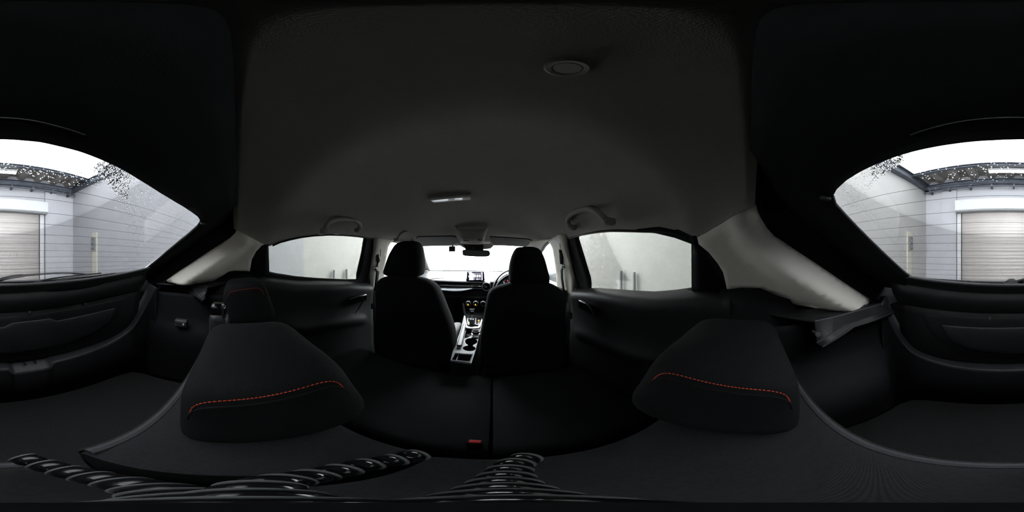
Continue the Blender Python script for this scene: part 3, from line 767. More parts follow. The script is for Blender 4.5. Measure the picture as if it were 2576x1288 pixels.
# rear inner wall of the well
bm = B(); fl = [(-.53, -.40), (-.53, -.45), (-.52, -.485), (-.50, -.52), (-.40, -.555), (-.2, -.578), (0, -.585), (.2, -.578), (.40, -.555), (.50, -.52), (.52, -.485), (.53, -.45), (.53, -.40)]
loft(bm, [c1, catmull([(x, y, ZF) for x, y in fl], 24)]); struct(fin('wall_cargo_back', bm, BLKM, solid=.006, soff=0), 'black inner wall of the cargo well below the sill', 'wall')
for s in (1, -1):
    side = 'driver-side' if s > 0 else 'passenger-side'
    # side wall of the well
    nm = 'wall_cargo_right' if s > 0 else 'wall_cargo_left'
    bm = B(); rows = []
    for i in range(15):
        y = lerp(-.43, -.0, i/14); a = sm(-.42, -.30, y) if s > 0 else sm(-.40, -.2, y)*.3
        rows.append(catmull([(s*.53, y, ZF), (s*(.53-.03*a), y, -.6), (s*(.53-.075*a), y, -.47), (s*(.54-.07*a), y, -.38), (s*.56, y, -.33), (s*.575, y, -.26), (s*.585, y, -.19)], 3))
    loft(bm, rows); w = fin(nm, bm, BLKM, solid=.008, soff=0)
    struct(w, 'black lining of the %s cargo well' % side, 'wall')
    # parcel shelf support under the pillar trim
    t = thing('shelf_support', (s*.58, -.25, -.2), 'black ledge with grooved rail below the %s rear pillar' % side, 'shelf support')
    if s > 0:
        up = [(2049,810),(2095,800),(2141,788),(2180,777),(2218,765)]
        ra = [(2054,865),(2092,840),(2127,817),(2185,798),(2243,779.6)]
        rb = [(2069,873.5),(2110,848),(2148,822),(2200,806),(2249,786)]
        hook = (2054, 841)
    else:
        up = [(406,712),(440,715),(480,718),(517,721),(522,724)]
        ra = [(400,722),(430,723),(473,727),(495,738),(516,753)]
        rb = [(390,724),(430,729),(468,732),(490,743),(510,757)]
        hook = (515, 738)
    U = [hZ(*p, -.168) for p in up]; A = [hZ(*p, -.196) for p in ra]; Bb = [hZ(*p, -.206) for p in rb]
    if s > 0: outer = [(.66, -.02, -.168), (.64, -.16, -.168), (.60, -.28, -.166), (.575, -.37, -.166), (.56, -.405, -.166)]
    else: outer = [(-.565, -.40, -.146), (-.59, -.33, -.15), (-.62, -.24, -.15), (-.64, -.14, -.14), (-.66, -.02, -.13)]
    zt = -.168 if s > 0 else -.152
    U = [(p[0]*zt/-.168+D*(1-zt/-.168), p[1]*zt/-.168, zt) for p in U]
    k2 = -.18/-.196 if s < 0 else 1
    A = [(D+(p[0]-D)*k2, p[1]*k2, p[2]*k2) for p in A]; Bb = [(D+(p[0]-D)*k2, p[1]*k2, p[2]*k2) for p in Bb]
    def inn(L, dz): return [(p[0], p[1], p[2]+dz) for p in L]
    rows = [outer if s > 0 else outer[::1], U, inn(A, .0), Bb, [(p[0]+s*.02, p[1], p[2]-.02) for p in Bb]]
    if s > 0: rows[0] = outer
    bm = B(); loft(bm, rows); fin('ledge', bm, BLK, t, solid=.006, soff=0, auto=25)
    for L in (A, Bb):
        bm = B(); tube(bm, [(p[0], p[1], p[2]+.002) for p in L], .0022, 6); fin('rail', bm, SATIN, t)
    bm = B(); tube(bm, [(p[0], p[1], p[2]+.002) for p in U], .0022, 6); fin('upper_edge', bm, GREYP, t)
    h = Vector(hX(hook[0], hook[1], A[0][0] if s > 0 else A[-1][0]+.03*-1))
    bm = B(); tube(bm, [h+Vector((s*.02, 0, -.002)), h, h+Vector((-s*.008, 0, .004))], [.004, .004, .006], 10); fin('shelf_hook', bm, SATIN, t)
    # dark infill between ledge, seat shoulder and door
    bm = B(); loft(bm, [[(s*.69, .09, -.10), (s*.67, -.02, -.10), (s*.655, -.12, -.135)], [(s*.665, .09, -.13), (s*.64, -.02, -.15), (s*.62, -.14, -.168)], [(s*.655, .09, -.40), (s*.62, -.02, -.40), (s*.60, -.14, -.35)], [(s*.655, .09, -.74), (s*.62, -.02, -.74), (s*.58, -.14, -.70)]])
    struct(fin('trim_%d' % (40 + (1 if s > 0 else 2)), bm, BLKM, solid=.01, soff=0), 'black trim between the rear seat shoulder and the %s rear door' % side, 'trim')
# cargo lamp on the passenger-side lining
q = hX(457, 812, -.525)
t = thing('cargo_lamp', q, 'small rectangular cargo lamp in the passenger-side lining', 'lamp')
rbox('body', (q[0]+.004, q[1], q[2]), (.030, .058, .038), GREYP, t, .005)
rbox('lens', (q[0]+.0195, q[1]+.004, q[2]), (.004, .046, .026), SATIN, t, .002)
rbox('switch', (q[0]+.0225, q[1]+.016, q[2]+.001), (.005, .008, .010), SILV, t, .001)

# ================================================================ REAR SEAT
def superpad(name, c, size, m, parent, p=3.2, rot=None, n=28, warp=None, label=None):
    bm = B(); bmesh.ops.create_cube(bm, size=2)
    bmesh.ops.subdivide_edges(bm, edges=bm.edges[:], cuts=10, use_grid_fill=True)
    for v in bm.verts:
        q = v.co; L = (abs(q.x)**p+abs(q.y)**p+abs(q.z)**p)**(1/p)
        v.co = q/L
        v.co = Vector((v.co.x*size[0]/2, v.co.y*size[1]/2, v.co.z*size[2]/2))
        if warp: v.co = warp(v.co)
        if rot is not None: v.co = rot @ v.co
        v.co += Vector(c)
    return fin(name, bm, m, parent, auto=0, label=label)
def rear_back(nm, x0, x1, label, ztop):
    t = thing(nm, ((x0+x1)/2, .12, -.74), label, 'rear seat back', 'split backs of the rear seat')
    pr = [(-.098, ztop-.012), (-.085, ztop-.002), (-.05, ztop+.002), (.02, ztop), (.08, ztop-.01), (.115, ztop-.035), (.13, ztop-.08), (.15, ztop-.2), (.18, ztop-.32), (.20, -.68), (.22, -.74), (.06, -.74), (.03, -.72), (-.04, ztop-.25), (-.088, ztop-.05)]
    bm = B(); rows = []; N = 26
    for i in range(N+1):
        u = i/N; x = lerp(x0, x1, u)
        e = min(u*(x1-x0), (1-u)*(x1-x0))
        rd = 0
        outer_end = (x < -.45 or x > .50)
        k = (1-sm(0, .10, abs(x-(x0 if x < 0 else x1)))) if outer_end else 0
        inner = 1-sm(0, .012, e) if not outer_end else 0
        rows.append([(x, lerp(y, y*.9+.01, k)+(0), z-k*.07*sm(-.6, -.3, z)-inner*.006*sm(-.5, -.3, z)) for y, z in catmull([(a, b, 0) for a, b in pr], 3, True) for y, z in [(y, z)]] if False else [(x, v.x, v.y-k*.07*sm(-.6, -.3, v.y)-inner*.006*sm(-.5, -.3, v.y)) for v in catmull([(a, b, 0) for a, b in pr], 3, True)])
    loft(bm, rows, closed=True, capends=True)
    fin('cushioned_back', bm, FABL, t, auto=50)
    # carpeted rear skin rim
    bm = B(); tube(bm, [(lerp(x0+.004, x1-.004, i/20), -.0925, ztop-.006-(.07*(1-sm(0, .10, abs(lerp(x0, x1, i/20)-(x0 if x0 < -.4 else x1))))) ) for i in range(21)], .0065, 8); fin('edge_piping_or_shade', bm, FABC, t, label='fuzzy carpet edge')
    bm = B(); loft(bm, [[(lerp(x0, x1, i/20), y, z-(.07*(1-sm(0, .10, abs(lerp(x0, x1, i/20)-(x0 if x0 < -.4 else x1)))))*kk) for i in range(21)] for y, z, kk in ((-.102, ztop-.012, 1), (-.092, ztop-.06, 1), (-.045, ztop-.25, .3), (.025, -.72, 0))]); fin('carpeted_rear', bm, CARP, t, solid=.004, soff=0)
    return t
Lb = rear_back('rear_bench_section', -.63, .112, 'wider split back of the rear seat carrying two headrests', -.298)
Rb = rear_back('rear_bench_section', .134, .63, 'narrower split back of the rear seat under the small tripod', -.318)
def headrest(c, parent, far=1, sz=(.232, .172, .170), lab=None):
    sx, sy, sz_ = sz
    def warp(q):
        q = q.copy(); k = q.z/(sz_/2); q.x *= 1-.02*k
        w_ = min(1, max(0, .5+far*q.x/sx)); y_ = q.y
        if q.y > 0: q.y *= 1+.36*(1-k)
        q.z += .20*y_*w_
        return q
    h = superpad('headrest', c, sz, FAB, parent, 5.5, warp=warp, label=lab)
    # seam and stitching round the shoulder of the top panel
    N = 120; p = 5.5
    for sx_ in (-1, 1):
        kx = .955; pts = []
        for i in range(N):
            a = 2*math.pi*i/N; cx_, sy_ = math.cos(a), math.sin(a)
            r = (1-kx**p)**(1/p)/((abs(cx_)**p+abs(sy_)**p)**(1/p))
            q = warp(Vector((sx_*kx*sx/2, cx_*r*sy/2, sy_*r*sz_/2)))
            if sy_ < .42: continue
            pts.append((a, Vector(c)+q))
        pts.sort(key=lambda t_: (t_[0]+math.pi/2) % (2*math.pi))
        pts = [p_ for _, p_ in pts]
        ins = Vector((sx_*.0075, 0, -.0035))
        bm = B(); tube(bm, [p_+ins for p_ in pts], .0013, 6); fin('seam', bm, BLKM, h)
        bm = B()
        for a, b in zip(pts, pts[1:]):
            L = (b-a).length; n = max(1, round(L/.0062))
            for k in range(n):
                p0 = a.lerp(b, (k+.12)/n); p1 = a.lerp(b, (k+.74)/n)
                o_ = ((p0+p1)/2-Vector(c)); o_.x = 0; o_.normalize()
                tube(bm, [p0, (p0+p1)/2+o_*.0009, p1], .00065, 5)
        fin('stitching', bm, RED, h, label='orange-red contrast stitching')
    return h
headrest((.446, .025, -.227), Rb, -1)
headrest((-.066, .025, -.227), Lb, 1)
headrest((-.50, .025, -.185), Lb, .5, sz=(.22, .155, .17))
# lock tower beside the middle headrest
tx = hX(548, 800, -.27)
t = thing('belt_guide_tower', (tx[0], tx[1], -.30), 'glossy black belt guide with chrome clip beside the middle headrest', 'belt guide')
rbox('tower', (tx[0], tx[1]+.004, -.205), (.05, .055, .085), SATIN, t, .018, 4)
rbox('slot_cover', (tx[0]-.003, tx[1]+.002, -.155), (.042, .045, .04), GLOSS, t, .012, 4)
rbox('clip', (tx[0]+.022, tx[1]+.016, -.150), (.006, .006, .040), CHR, t, .002, label='chrome clip')
# cushion
t = thing('rear_seat_cushion', (0, .4, -.78), 'black rear seat cushion with a centre seam', 'seat cushion')
for x0, x1 in ((-.62, .172), (.180, .62)):
    bm = B(); rows = []
    for i in range(15):
        u = i/14; x = lerp(x0, x1, u); e = min(x-x0, x1-x); k = .02*(1-sm(0, .05, e))
        rows.append(catmull([(x, .235, -.72), (x, .26, -.665-k), (x, .36, -.665-k), (x, .50, -.655-k), (x, .66, -.645-k), (x, .735, -.665-k), (x, .75, -.72), (x, .70, -.80), (x, .235, -.80)], 3, True))
    loft(bm, rows, True, True); fin('cushion', bm, FAB, t, auto=60)
# red buckle
q = hZ(1195, 1113, -.63)
t = thing('belt_buckle', q, 'black seat belt buckle with red button on the rear cushion', 'buckle')
rbox('body', (q[0], q[1], q[2]-.02), (.03, .022, .055), BLK, t, .005); rbox('release_button', (q[0], q[1], q[2]+.006), (.022, .013, .008), REDP, t, .002, label='red release button')

# ================================================================ SMALL TRIPOD under the eye
t = thing('tripod', (D, 0, -.30), 'small flexible tripod with black beaded legs on the rear seat back', 'tripod')
bm = B(); lathe(bm, [(0, -.215), (.007, -.215), (.009, -.2), (.009, -.19), (.006, -.185), (.006, -.17), (.0095, -.168), (.0095, -.163), (0, -.163)], (D, 0, 0), (0, 0, 1), 24); fin('head', bm, BEAD, t)
LEG = [[(600,1266,-.205),(520,1254,-.222),(420,1235,-.245),(300,1212,-.262),(185,1189,-.276),(108,1169,-.284),(52,1150,-.288)],
       [(640,1262,-.205),(640,1240,-.22),(665,1217,-.235),(750,1203,-.25),(835,1187,-.262),(915,1170,-.272),(995,1156,-.281),(1058,1142,-.288)],
       [(1330,1272,-.195),(1290,1254,-.21),(1272,1233,-.23),(1270,1210,-.252),(1280,1187,-.27),(1295,1168,-.283),(1328,1150,-.298)]]
for L in LEG:
    P = [Vector(hZ(*p)) for p in L]
    P = [Vector((D, 0, -.19))]+P
    cv = catmull(P, 12); lens = [0]
    for a, b in zip(cv, cv[1:]): lens.append(lens[-1]+(b-a).length)
    tot = lens[-1]; nb = max(5, round(tot/.0185)); sp = tot/nb
    def at(s_):
        for i in range(len(lens)-1):
            if lens[i+1] >= s_: return cv[i].lerp(cv[i+1], (s_-lens[i])/max(1e-9, lens[i+1]-lens[i])), (cv[i+1]-cv[i]).normalized()
        return cv[-1], (cv[-1]-cv[-2]).normalized()
    bm = B(); rb_ = B()
    for k in range(nb):
        c, ax = at((k+.5)*sp); R = .0105
        lathe(bm, [(0, -R)]+[(R*math.sin(math.pi*j/12), -R*math.cos(math.pi*j/12)) for j in range(1, 12)]+[(0, R)], c, ax, 24)
        c2_, ax2 = at((k+.85)*sp); r2 = .0112
        lathe(rb_, [(.0080, -.0011), (r2*.96, -.0011), (r2, -.0004), (r2, .0004), (r2*.96, .0011), (.0080, .0011)], c2_, ax2, 28)
    lg = fin('leg', bm, BEAD, t, auto=0); fin('joint_ring', rb_, RING, lg, auto=30)

# ================================================================ FRONT SEATS
def shell(bm, outline, y0, y1, lean, bulge=.02, rings=5):
    """front outline (x,z) swelled between y0 (rear) and y1 (front) with rounded rims"""
    O = [Vector(p) for p in catmull([(a, b, 0) for a, b in outline], 3, True)]
    cx_ = sum(p.x for p in O)/len(O); cz_ = sum(p.y for p in O)/len(O)
    rows = []
    for k in range(rings*2+1):
        t_ = k/(rings*2); a = math.pi*t_; ins = (1-math.sin(a)**.45)*.05 if 0 < t_ < 1 else .05
        y = lerp(y0, y1, .5-.5*math.cos(a))
        row = []
        for p in O:
            d = Vector((p.x-cx_, p.y-cz_)); L = d.length; sc = max(.1, (L-ins)/L)
            x = cx_+d.x*sc; z = cz_+d.y*sc
            row.append((x, y-lean*(z+.3), z))
        rows.append(row)
    R = [[bm.verts.new(p) for p in r] for r in rows]; n = len(R[0])
    for A_, B_ in zip(R, R[1:]):
        for k in range(n): bm.faces.new((A_[k], A_[(k+1) % n], B_[(k+1) % n], B_[k]))
    for r, yy in ((R[0], y0-bulge), (R[-1], y1+bulge)):
        prev = r
        for q in (.66, .33):
            cur = [bm.verts.new((cx_+(v.co.x-cx_)*q, lerp(v.co.y, v.co.y-bulge*(1 if r is R[0] else -1), (1-q)*.9), cz_+(v.co.z-cz_)*q)) for v in r]
            for k in range(n): bm.faces.new((prev[k], prev[(k+1) % n], cur[(k+1) % n], cur[k]))
            prev = cur
        bm.faces.new(prev)
    bmesh.ops.recalc_face_normals(bm, faces=bm.faces)
for s in (-1, 1):
    if s < 0:
        hr = [(971,690),(974,671),(980,650),(987,634),(1000,614),(1014,607),(1030,606),(1046,607),(1056,616),(1062,644),(1064,667),(1062,685),(1056,694),(1030,699),(995,698)]
        bo = [(943,720),(950,704),(965,696),(1000,692),(1050,700),(1076,710),(1093,725),(1105,750),(1118,785),(1130,818),(1138,860),(1130,912),(1040,925),(950,905),(942,860),(941,780)]
        lab = 'front passenger seat, seen black from behind with tall headrest'
    else:
        hr = [(1280,692),(1281,671),(1285,652),(1290,638),(1299,624),(1311,621),(1330,620),(1346,622),(1358,629),(1369,651),(1378,686),(1380,703),(1374,715),(1330,719),(1286,714)]
        bo = [(1224,752),(1232,735),(1245,726),(1265,720),(1290,715),(1375,713),(1405,722),(1419,734),(1426,752),(1428,818),(1430,900),(1415,935),(1320,940),(1215,925),(1204,880),(1212,820)]
        lab = 'driver seat, seen black from behind in front of the wheel'
    t = thing('front_seat', (s*.33, .95, -.93), lab, 'car seat', 'front seats')
    bm = B(); shell(bm, [(hY(*p, .86)[0], hY(*p, .86)[2]) for p in hr], .81, .93, .0); fin('headrest', bm, FAB, t, auto=0)
    bm = B(); shell(bm, [(hY(*p, .80)[0], hY(*p, .80)[2]) for p in bo], .79, .92, .06); fin('backrest', bm, FAB, t, auto=0)
    cxh = hY((hr[0][0]+hr[8][0])/2, 700, .87)
    for dx in (-.05, .05):
        bm = B(); tube(bm, [(cxh[0]+dx, .875, cxh[2]-.05), (cxh[0]+dx, .87, cxh[2]+.03)], .007, 10); fin('headrest_rod', bm, CHR, t)
    cc = -.335 if s < 0 else .36
    superpad('cushion', (cc, 1.12, -.68), (.46, .50, .15), FAB, t, 4)
    rbox('seat_base', (cc, 1.10, -.83), (.40, .42, .20), BLKM, t, .01)
    bp = hY(1130, 884, .93) if s < 0 else hY(1208, 905, .90)
    bm = B(); tube(bm, catmull([(bp[0]+.01*s, bp[1], bp[2]+.04), (bp[0]-.005*s, bp[1]-.01, bp[2]+.02), (bp[0], bp[1]-.03, bp[2]-.02)], 4), .008, 8); fin('recline_hinge', bm, GREYP, t)
# visible grey flank of the passenger cushion
t0 = [o for o in bpy.data.objects if o.name.startswith('front_seat')][0]
Q = [hX(*p, -.06) for p in [(1133,812),(1145,812),(1157,818),(1159,831),(1152,848),(1143,862),(1133,863)]]
superpad('side_bolster', hY(1142, 838, 1.09), (.075, .34, .12), SEATG, t0, 3.5, rot=Rx(-8), label='grey side bolster')
q = hY(1138, 863, .98)
t = thing('belt_buckle', q, 'seat belt buckle with red button beside the passenger seat', 'buckle')
rbox('body', (q[0], q[1], q[2]-.028), (.03, .03, .05), BLK, t, .005); rbox('release_button', (q[0], q[1], q[2]), (.026, .018, .008), REDP, t, .002, label='red release button')

# ================================================================ CENTRE CONSOLE
CN = Vector((0, -.12, 1)); CCc = -.56-.12*.75*0-.09          # z = -.65+.12 y
CCc = -.65
def hC(p, off=0.0): return hP(p[0], p[1], CN, CCc+off)
t = thing('centre_console', hC((1170, 905)), 'grey centre console with cup holders between the front seats', 'console')
rim = [(1133,908),(1139,886),(1149,860),(1160,828),(1166,800),(1170,797),(1213,803),(1212,820),(1204,850),(1197,880),(1186,915)]
cup_smooth = True
def pc(L, off=0.0): return [hC(p, off) for p in L]
def ell(cx, cy_, rx, ry, n=20): return [(cx+rx*math.cos(2*math.pi*k/n), cy_+ry*math.sin(2*math.pi*k/n)) for k in range(n)]
def cface(outl, holes, off):
    bm = B(); panel(bm, [(p[0], p[1]) for p in pc(outl)], [[(p[0], p[1]) for p in pc(h)] for h in holes], lambda x, y: (x, y, CCc+.12*y+off), .02); return bm
cup = [(1185.6,852),(1195,853.5),(1200.5,858),(1200,864),(1193,868),(1190,870),(1190,872.5),(1195,875),(1197,879),(1192,883.5),(1181,885),(1170,883),(1164,878),(1168,873),(1175,871.5),(1177,869),(1172,866),(1170,859),(1175,854)]
cup = [(v.x, v.y) for v in catmull([(a_, b_, 0) for a_, b_ in cup], 3, True)]
lid = [(1165,818),(1173,818),(1162,873),(1148,872.5)]
tray = [(1175,824),(1184,825.5),(1187.5,831),(1186,845),(1178,851),(1168,853),(1170,842)]
rear = [(1143.5,888.5),(1189.5,892),(1182,911),(1135,906.5)]
bm = cface(rim, [cup, tray, rear], 0); fin('top_plate', bm, CONS, t, solid=.012, soff=0, smooth=False)
# wells
for L, dpt, m_, nm in ((cup, .07, BLKM, 'cup_holder'), (tray, .03, BLK, 'coin_tray'), (rear, .09, BLKM, 'rear_bin')):
    bm = B(); P = pc(L); A = [Vector(p) for p in P]; Lw = [v+Vector((0, 0, -dpt)) for v in A]
    loft(bm, [[tuple(v) for v in A], [tuple(v) for v in Lw]], closed=True); bm.faces.new([bm.verts.new(v) for v in Lw]); fin(nm, bm, m_, t, smooth=False)
bm = B(); P = pc([(1152.5,891),(1154.5,891),(1149,906),(1147,906)], -.004); prism(bm, P, (0, 0, -.05)); fin('bin_divider', bm, CONS, t)
bm = B(); P = [Vector(p) for p in pc(lid, .012)]; prism(bm, P, (0, 0, .012)); fin('parking_brake_cover', bm, GREYP, t, bev=.005, smooth=True)
bm = B(); P = pc([(1143.5,888.5),(1189.5,892),(1182,911),(1135,906.5)], .004); tube(bm, P+[P[0]], .0045, 8); fin('bin_rim', bm, CONS, t)
# side walls
bm = B(); P = [Vector(p) for p in pc(rim, -.008)]; loft(bm, [[tuple(v) for v in P], [(v.x+(.01 if v.x > .05 else -.01), v.y, -.95) for v in P]], closed=True); fin('body', bm, BLKM, t, smooth=False)
# U-shaped silver surround of the selector
bm = B(); U = pc([(1168.5,795),(1170.5,810),(1173,821),(1178,824.5),(1191,825.5),(1203,823.5),(1208.5,815),(1212,805)], .016)
tube(bm, catmull(U, 4), [.006]*4+[.008]*4+[.013]*12+[.009]*4+[.006]*5, 10, sq=.45); fin('silver_surround', bm, CHR if False else mat('bright_satin_metal', (.85, .86, .9), .25, .5, .3), t)
bm = cface([(1171,797),(1212,802),(1205,822),(1175,822)], [], .004); fin('selector_panel', bm, GLOSS, t, solid=.01, soff=0)
bm = B(); P = pc([(1177,801),(1197,800.5),(1196,815.5),(1176,815.5)], .014); tube(bm, P+[P[0]], .0025, 6); fin('selector_gate', bm, SILV, t)
c = Vector(hC((1187, 810), .03))
rbox('selector_boot', (c.x, c.y, c.z), (.035, .035, .05), GREYP, t, .01); 
bm = B(); tube(bm, [c+Vector((0, 0, .01)), c+Vector((0, .01, .055))], .004, 10); fin('selector_stalk', bm, SILV, t)
rbox('selector_knob', c+Vector((0, .012, .07)), (.030, .026, .028), BLKM, t, .011, 4)
for p in ((1204, 806),):
    q = hC(p, .016); rbox('gear_indicator', q, (.010, .008, .006), AMB, t, .001)
# commander knob
q = Vector(hC((1197, 839), .0)); bm = B(); lathe(bm, [(.03, 0), (.03, .004), (.024, .006), (.024, .02), (.021, .024), (.012, .024), (0, .022)], q, (0, 0, 1), 32); fin('control_dial', bm, GLOSS, t)
bm = B(); lathe(bm, [(.0245, .018), (.0255, .02), (.0255, .023), (.0215, .0255), (.020, .024)], q, (0, 0, 1), 32); lathe(bm, [(.030, 0), (.032, .002), (.030, .005)], q, (0, 0, 1), 32); fin('dial_ring', bm, CHR, t)
q = hC((1195, 848.5), .006); rbox('volume_knob', q, (.04, .03, .014), GLOSS, t, .005)
q = hC((1194, 843.5), .008); rbox('shortcut_button', q, (.035, .008, .006), SILV, t, .002)

# ================================================================ DASHBOARD
t = thing('dashboard', (0, 1.6, -.93), 'dashboard with pale-lit top, round vent and dark lower half', 'dashboard')
DP = [(2.18, -.215), (1.98, -.202), (1.80, -.205), (1.66, -.219), (1.58, -.233), (1.53, -.246), (1.52, -.256)]
bm = B(); rows = []
for i in range(-24, 25):
    u = i/24; x = .70*u; k = .04*u*u
    rows.append(catmull([(x, y-(k if y > 1.9 else 0), z-.0*k) for y, z in DP], 3))
loft(bm, rows); fin('top_pad', bm, DASH, t, solid=.012, soff=0)
DF = [(1.535, -.250), (1.545, -.262), (1.54, -.275), (1.52, -.285), (1.52, -.33), (1.50, -.37), (1.49, -.42), (1.55, -.52), (1.62, -.64), (1.75, -.7)]
bm = B(); loft(bm, [catmull([(.70*u/12, y, z) for y, z in DF], 3) for u in range(-12, 13)]); fin('lower_dash', bm, BLKM, t, solid=.01, soff=0)
def strip(L, m_, nm, y=1.51, th=.01, par=None, bev=.001):
    bm = B(); prism(bm, [hY(p[0], p[1], y) for p in L], (0, th, 0)); return fin(nm, bm, m_, par or t, bev=bev, bseg=1)
strip([(1060,714),(1212,716.5),(1212,723),(1060,721)], GLOSS, 'vent_slot', 1.512)
strip([(1070,716.6),(1120,717.4),(1185,719.2),(1212,720),(1212,721.2),(1185,720.8),(1120,719.4),(1070,718.8)], CHR, 'bright_trim_line', 1.505)
strip([(1191,719),(1203,719.3),(1203,722.5),(1191,722.2)], GREYP, 'vent_tab', 1.503)
bm = B()
tp_ = [(1062,723.2),(1085,723.6),(1100,723.8),(1120,724.1),(1140,724.4),(1160,724.9),(1175,725.2),(1188,725.4)]
bt_ = [(1062,726),(1085,728),(1100,729.2),(1120,731),(1140,733),(1160,732.4),(1175,729.6),(1188,726.4)]
rw = [[Vector(hY(*p, 1.515)) for p in tp_], [Vector(hY(*p, 1.462)) for p in bt_]]
loft(bm, [[tuple(v) for v in r] for r in rw]); fin('decor_panel', bm, mat('piano_silver_panel', (.72, .73, .77), .2, .5, .1), t, solid=.006, soff=0, label='bright silver inlay')
strip([(1185,725.2),(1212,725.6),(1212,726.8),(1185,726.5)], SILV, 'decor_line', 1.506)
strip([(1075,729),(1100,731.2),(1130,733.2),(1118,733.6),(1085,731.2)], CHR, 'lower_trim_line', 1.504)
strip([(1108,750.5),(1121,752),(1121,753),(1108,751.5)], SATIN, 'glovebox_latch', 1.488)
# passenger-side vent pod
q = hY(1068, 712, 1.5)
bm = B(); tube(bm, catmull([hY(*p, 1.46+.004*i) for i, p in enumerate([(1040,720),(1058,712),(1075,704.5),(1095,700.5),(1115,699.5)])], 4), [.012]*9+[.007]*8, 8, sq=.5); fin('side_vent_hood', bm, SATIN, t)
strip([(1056,713),(1074,706),(1073,712),(1064,716)], GLOSS, 'side_vent', 1.49)
# round centre vent
q = hY(1223.5, 721, 1.475)
v = fin('round_vent', (lambda b: (lathe(b, [(0, .02), (.03, .02), (.036, .0), (.040, -.004), (.043, .0), (.045, .03)], q, (0, 1, .1), 40), b)[1])(B()), GLOSS, t)
bm = B(); lathe(bm, [(.0345, .002), (.0365, -.006), (.0395, -.006), (.0405, .001)], q, (0, 1, .1), 40); fin('vent_ring', bm, SILV, v)
bm = B(); lathe(bm, [(0, -.012), (.006, -.010), (.008, -.002), (.008, .02)], q, (0, 1, .1), 24); fin('vent_knob', bm, CHR, v)
bm = B()
for a in (-.018, .018): box(bm, q[0]-.028, q[0]+.028, q[1]+.008, q[1]+.014, q[2]+a-.002, q[2]+a+.002)
for a in (-.018, .018): box(bm, q[0]+a-.0015, q[0]+a+.0015, q[1]+.008, q[1]+.014, q[2]-.028, q[2]+.028)
fin('vent_fins', bm, BLK, v)
# heater controls
for i, (px, py) in enumerate(((1178.3, 762.7), (1196.9, 762.7), (1215.4, 763.2))):
    q = hY(px, py, 1.44)
    k = fin('climate_knob', (lambda b: (lathe(b, [(0, -.012), (.017, -.012), (.020, -.008), (.022, .02)], q, (0, 1, .2), 32), b)[1])(B()), GLOSS, t)
    bm = B(); lathe(bm, [(.0205, -.010), (.0220, -.0125), (.0240, -.010), (.0245, .004)], q, (0, 1, .2), 36); fin('knob_ring', bm, SILV, k)
    if i < 2:
        rbox('knob_light', (q[0]-.001, q[1]-.014, q[2]-.010), (.009, .003, .010), AMB, k, .001, label='glowing amber marker')
bm = B(); prism(bm, [hY(*p, 1.46) for p in [(1160,748),(1228,748),(1226,790),(1168,792)]], (0, .05, 0)); fin('centre_stack', bm, BLKM, t, bev=.006)
bm = B(); loft(bm, [[hY(1168, 785, 1.46), hY(1224, 785, 1.46)], [hY(1170, 795, 1.36), hY(1216, 795, 1.36)], [hC((1170, 800)), hC((1214, 803))]]); fin('stack_foot', bm, BLKM, t, solid=.02, soff=0)
q = hY(1187.5, 778, 1.43); rbox('port_cover', q, (.045, .035, .008), mat('port_reflection', (.85, .85, .87), .3, .5, .1), t, .003)  # near-white colour stands in for the windscreen reflection on its top
bm = B(); tube(bm, [hY(1165, 763, 1.44), hY(1167.5, 780, 1.40), hY(1171, 797, 1.36)], .008, 8, sq=.5); fin('knee_trim', bm, GREYP, t)
# cluster
q = Vector(hY(1306, 722, 1.47))
hood = [(1239,742),(1240,728),(1243,716),(1249,703),(1257,693),(1268,684.5),(1281,679),(1297,676),(1316,676),(1335,679),(1350,686),(1362,697),(1370,712),(1373,730)]
bm = B(); H1 = catmull([hY(*p, 1.44) for p in hood], 4); H0 = [Vector((v.x+(v.x-q.x)*.05, 1.56, v.z-.004)) for v in H1]; H2 = [Vector((q.x+(v.x-q.x)*.94, 1.45, q.z+(v.z-q.z)*.94)) for v in H1]; H3 = [Vector((q.x+(v.x-q.x)*.90, 1.52, q.z+(v.z-q.z)*.90)) for v in H1]
loft(bm, [H0, H1, H2, H3]); fin('meter_hood', bm, DASH, t, auto=60)
bm = B(); face = [hY(*p, 1.525) for p in [(1246,742),(1247,722),(1252,708),(1262,697),(1274,690),(1297,686),(1330,688),(1352,697),(1362,712),(1365,742)]]; prism(bm, face, (0, .01, 0)); cf = fin('meter_face', bm, NAVY, t)
g = Vector(hY(1279.5, 708.5, 1.515))
bm = B()
for k in range(24):
    a0 = math.radians(-40+k*9.5+90+0); a1 = math.radians(-40+(k+1)*9.5+90)
    pass
ring = [g+Vector((-math.sin(a)*.046, 0, math.cos(a)*.046)) for a in [math.radians(-140+i*10) for i in range(29)]]
tube(bm, ring, .0016, 6)
for i in range(0, 29, 3):
    a = math.radians(-140+i*10); tube(bm, [g+Vector((-math.sin(a)*r, 0, math.cos(a)*r)) for r in (.036, .046)], .0018, 6)
tube(bm, [g+Vector((-.022, -.004, -.020)), g+Vector((.018, -.004, .006))], .0016, 6)
fin('dial_marks', bm, GAUG, cf)
bm = B(); lathe(bm, [(0, -.003), (.006, -.003), (.006, 0)], g+Vector((-.010, -.002, .010)), (0, 1, 0), 16); fin('warning_light', bm, GRED, cf)
bm = B(); tube(bm, [hY(1254, 715.5, 1.51), hY(1265, 715.8, 1.51)], .0012, 6); fin('trip_display_line', bm, GAUG, cf)
bm = B(); tube(bm, [hY(1257, 713.6, 1.51), hY(1261, 713.8, 1.51)], .0022, 6); fin('trip_display_digits', bm, GAUG, cf)
bm = B(); lathe(bm, [(0, 0), (.003, 0), (.003, .002)], hY(1256.8, 710, 1.51), (0, 1, 0), 12); fin('fuel_indicator', bm, GAUG, cf)
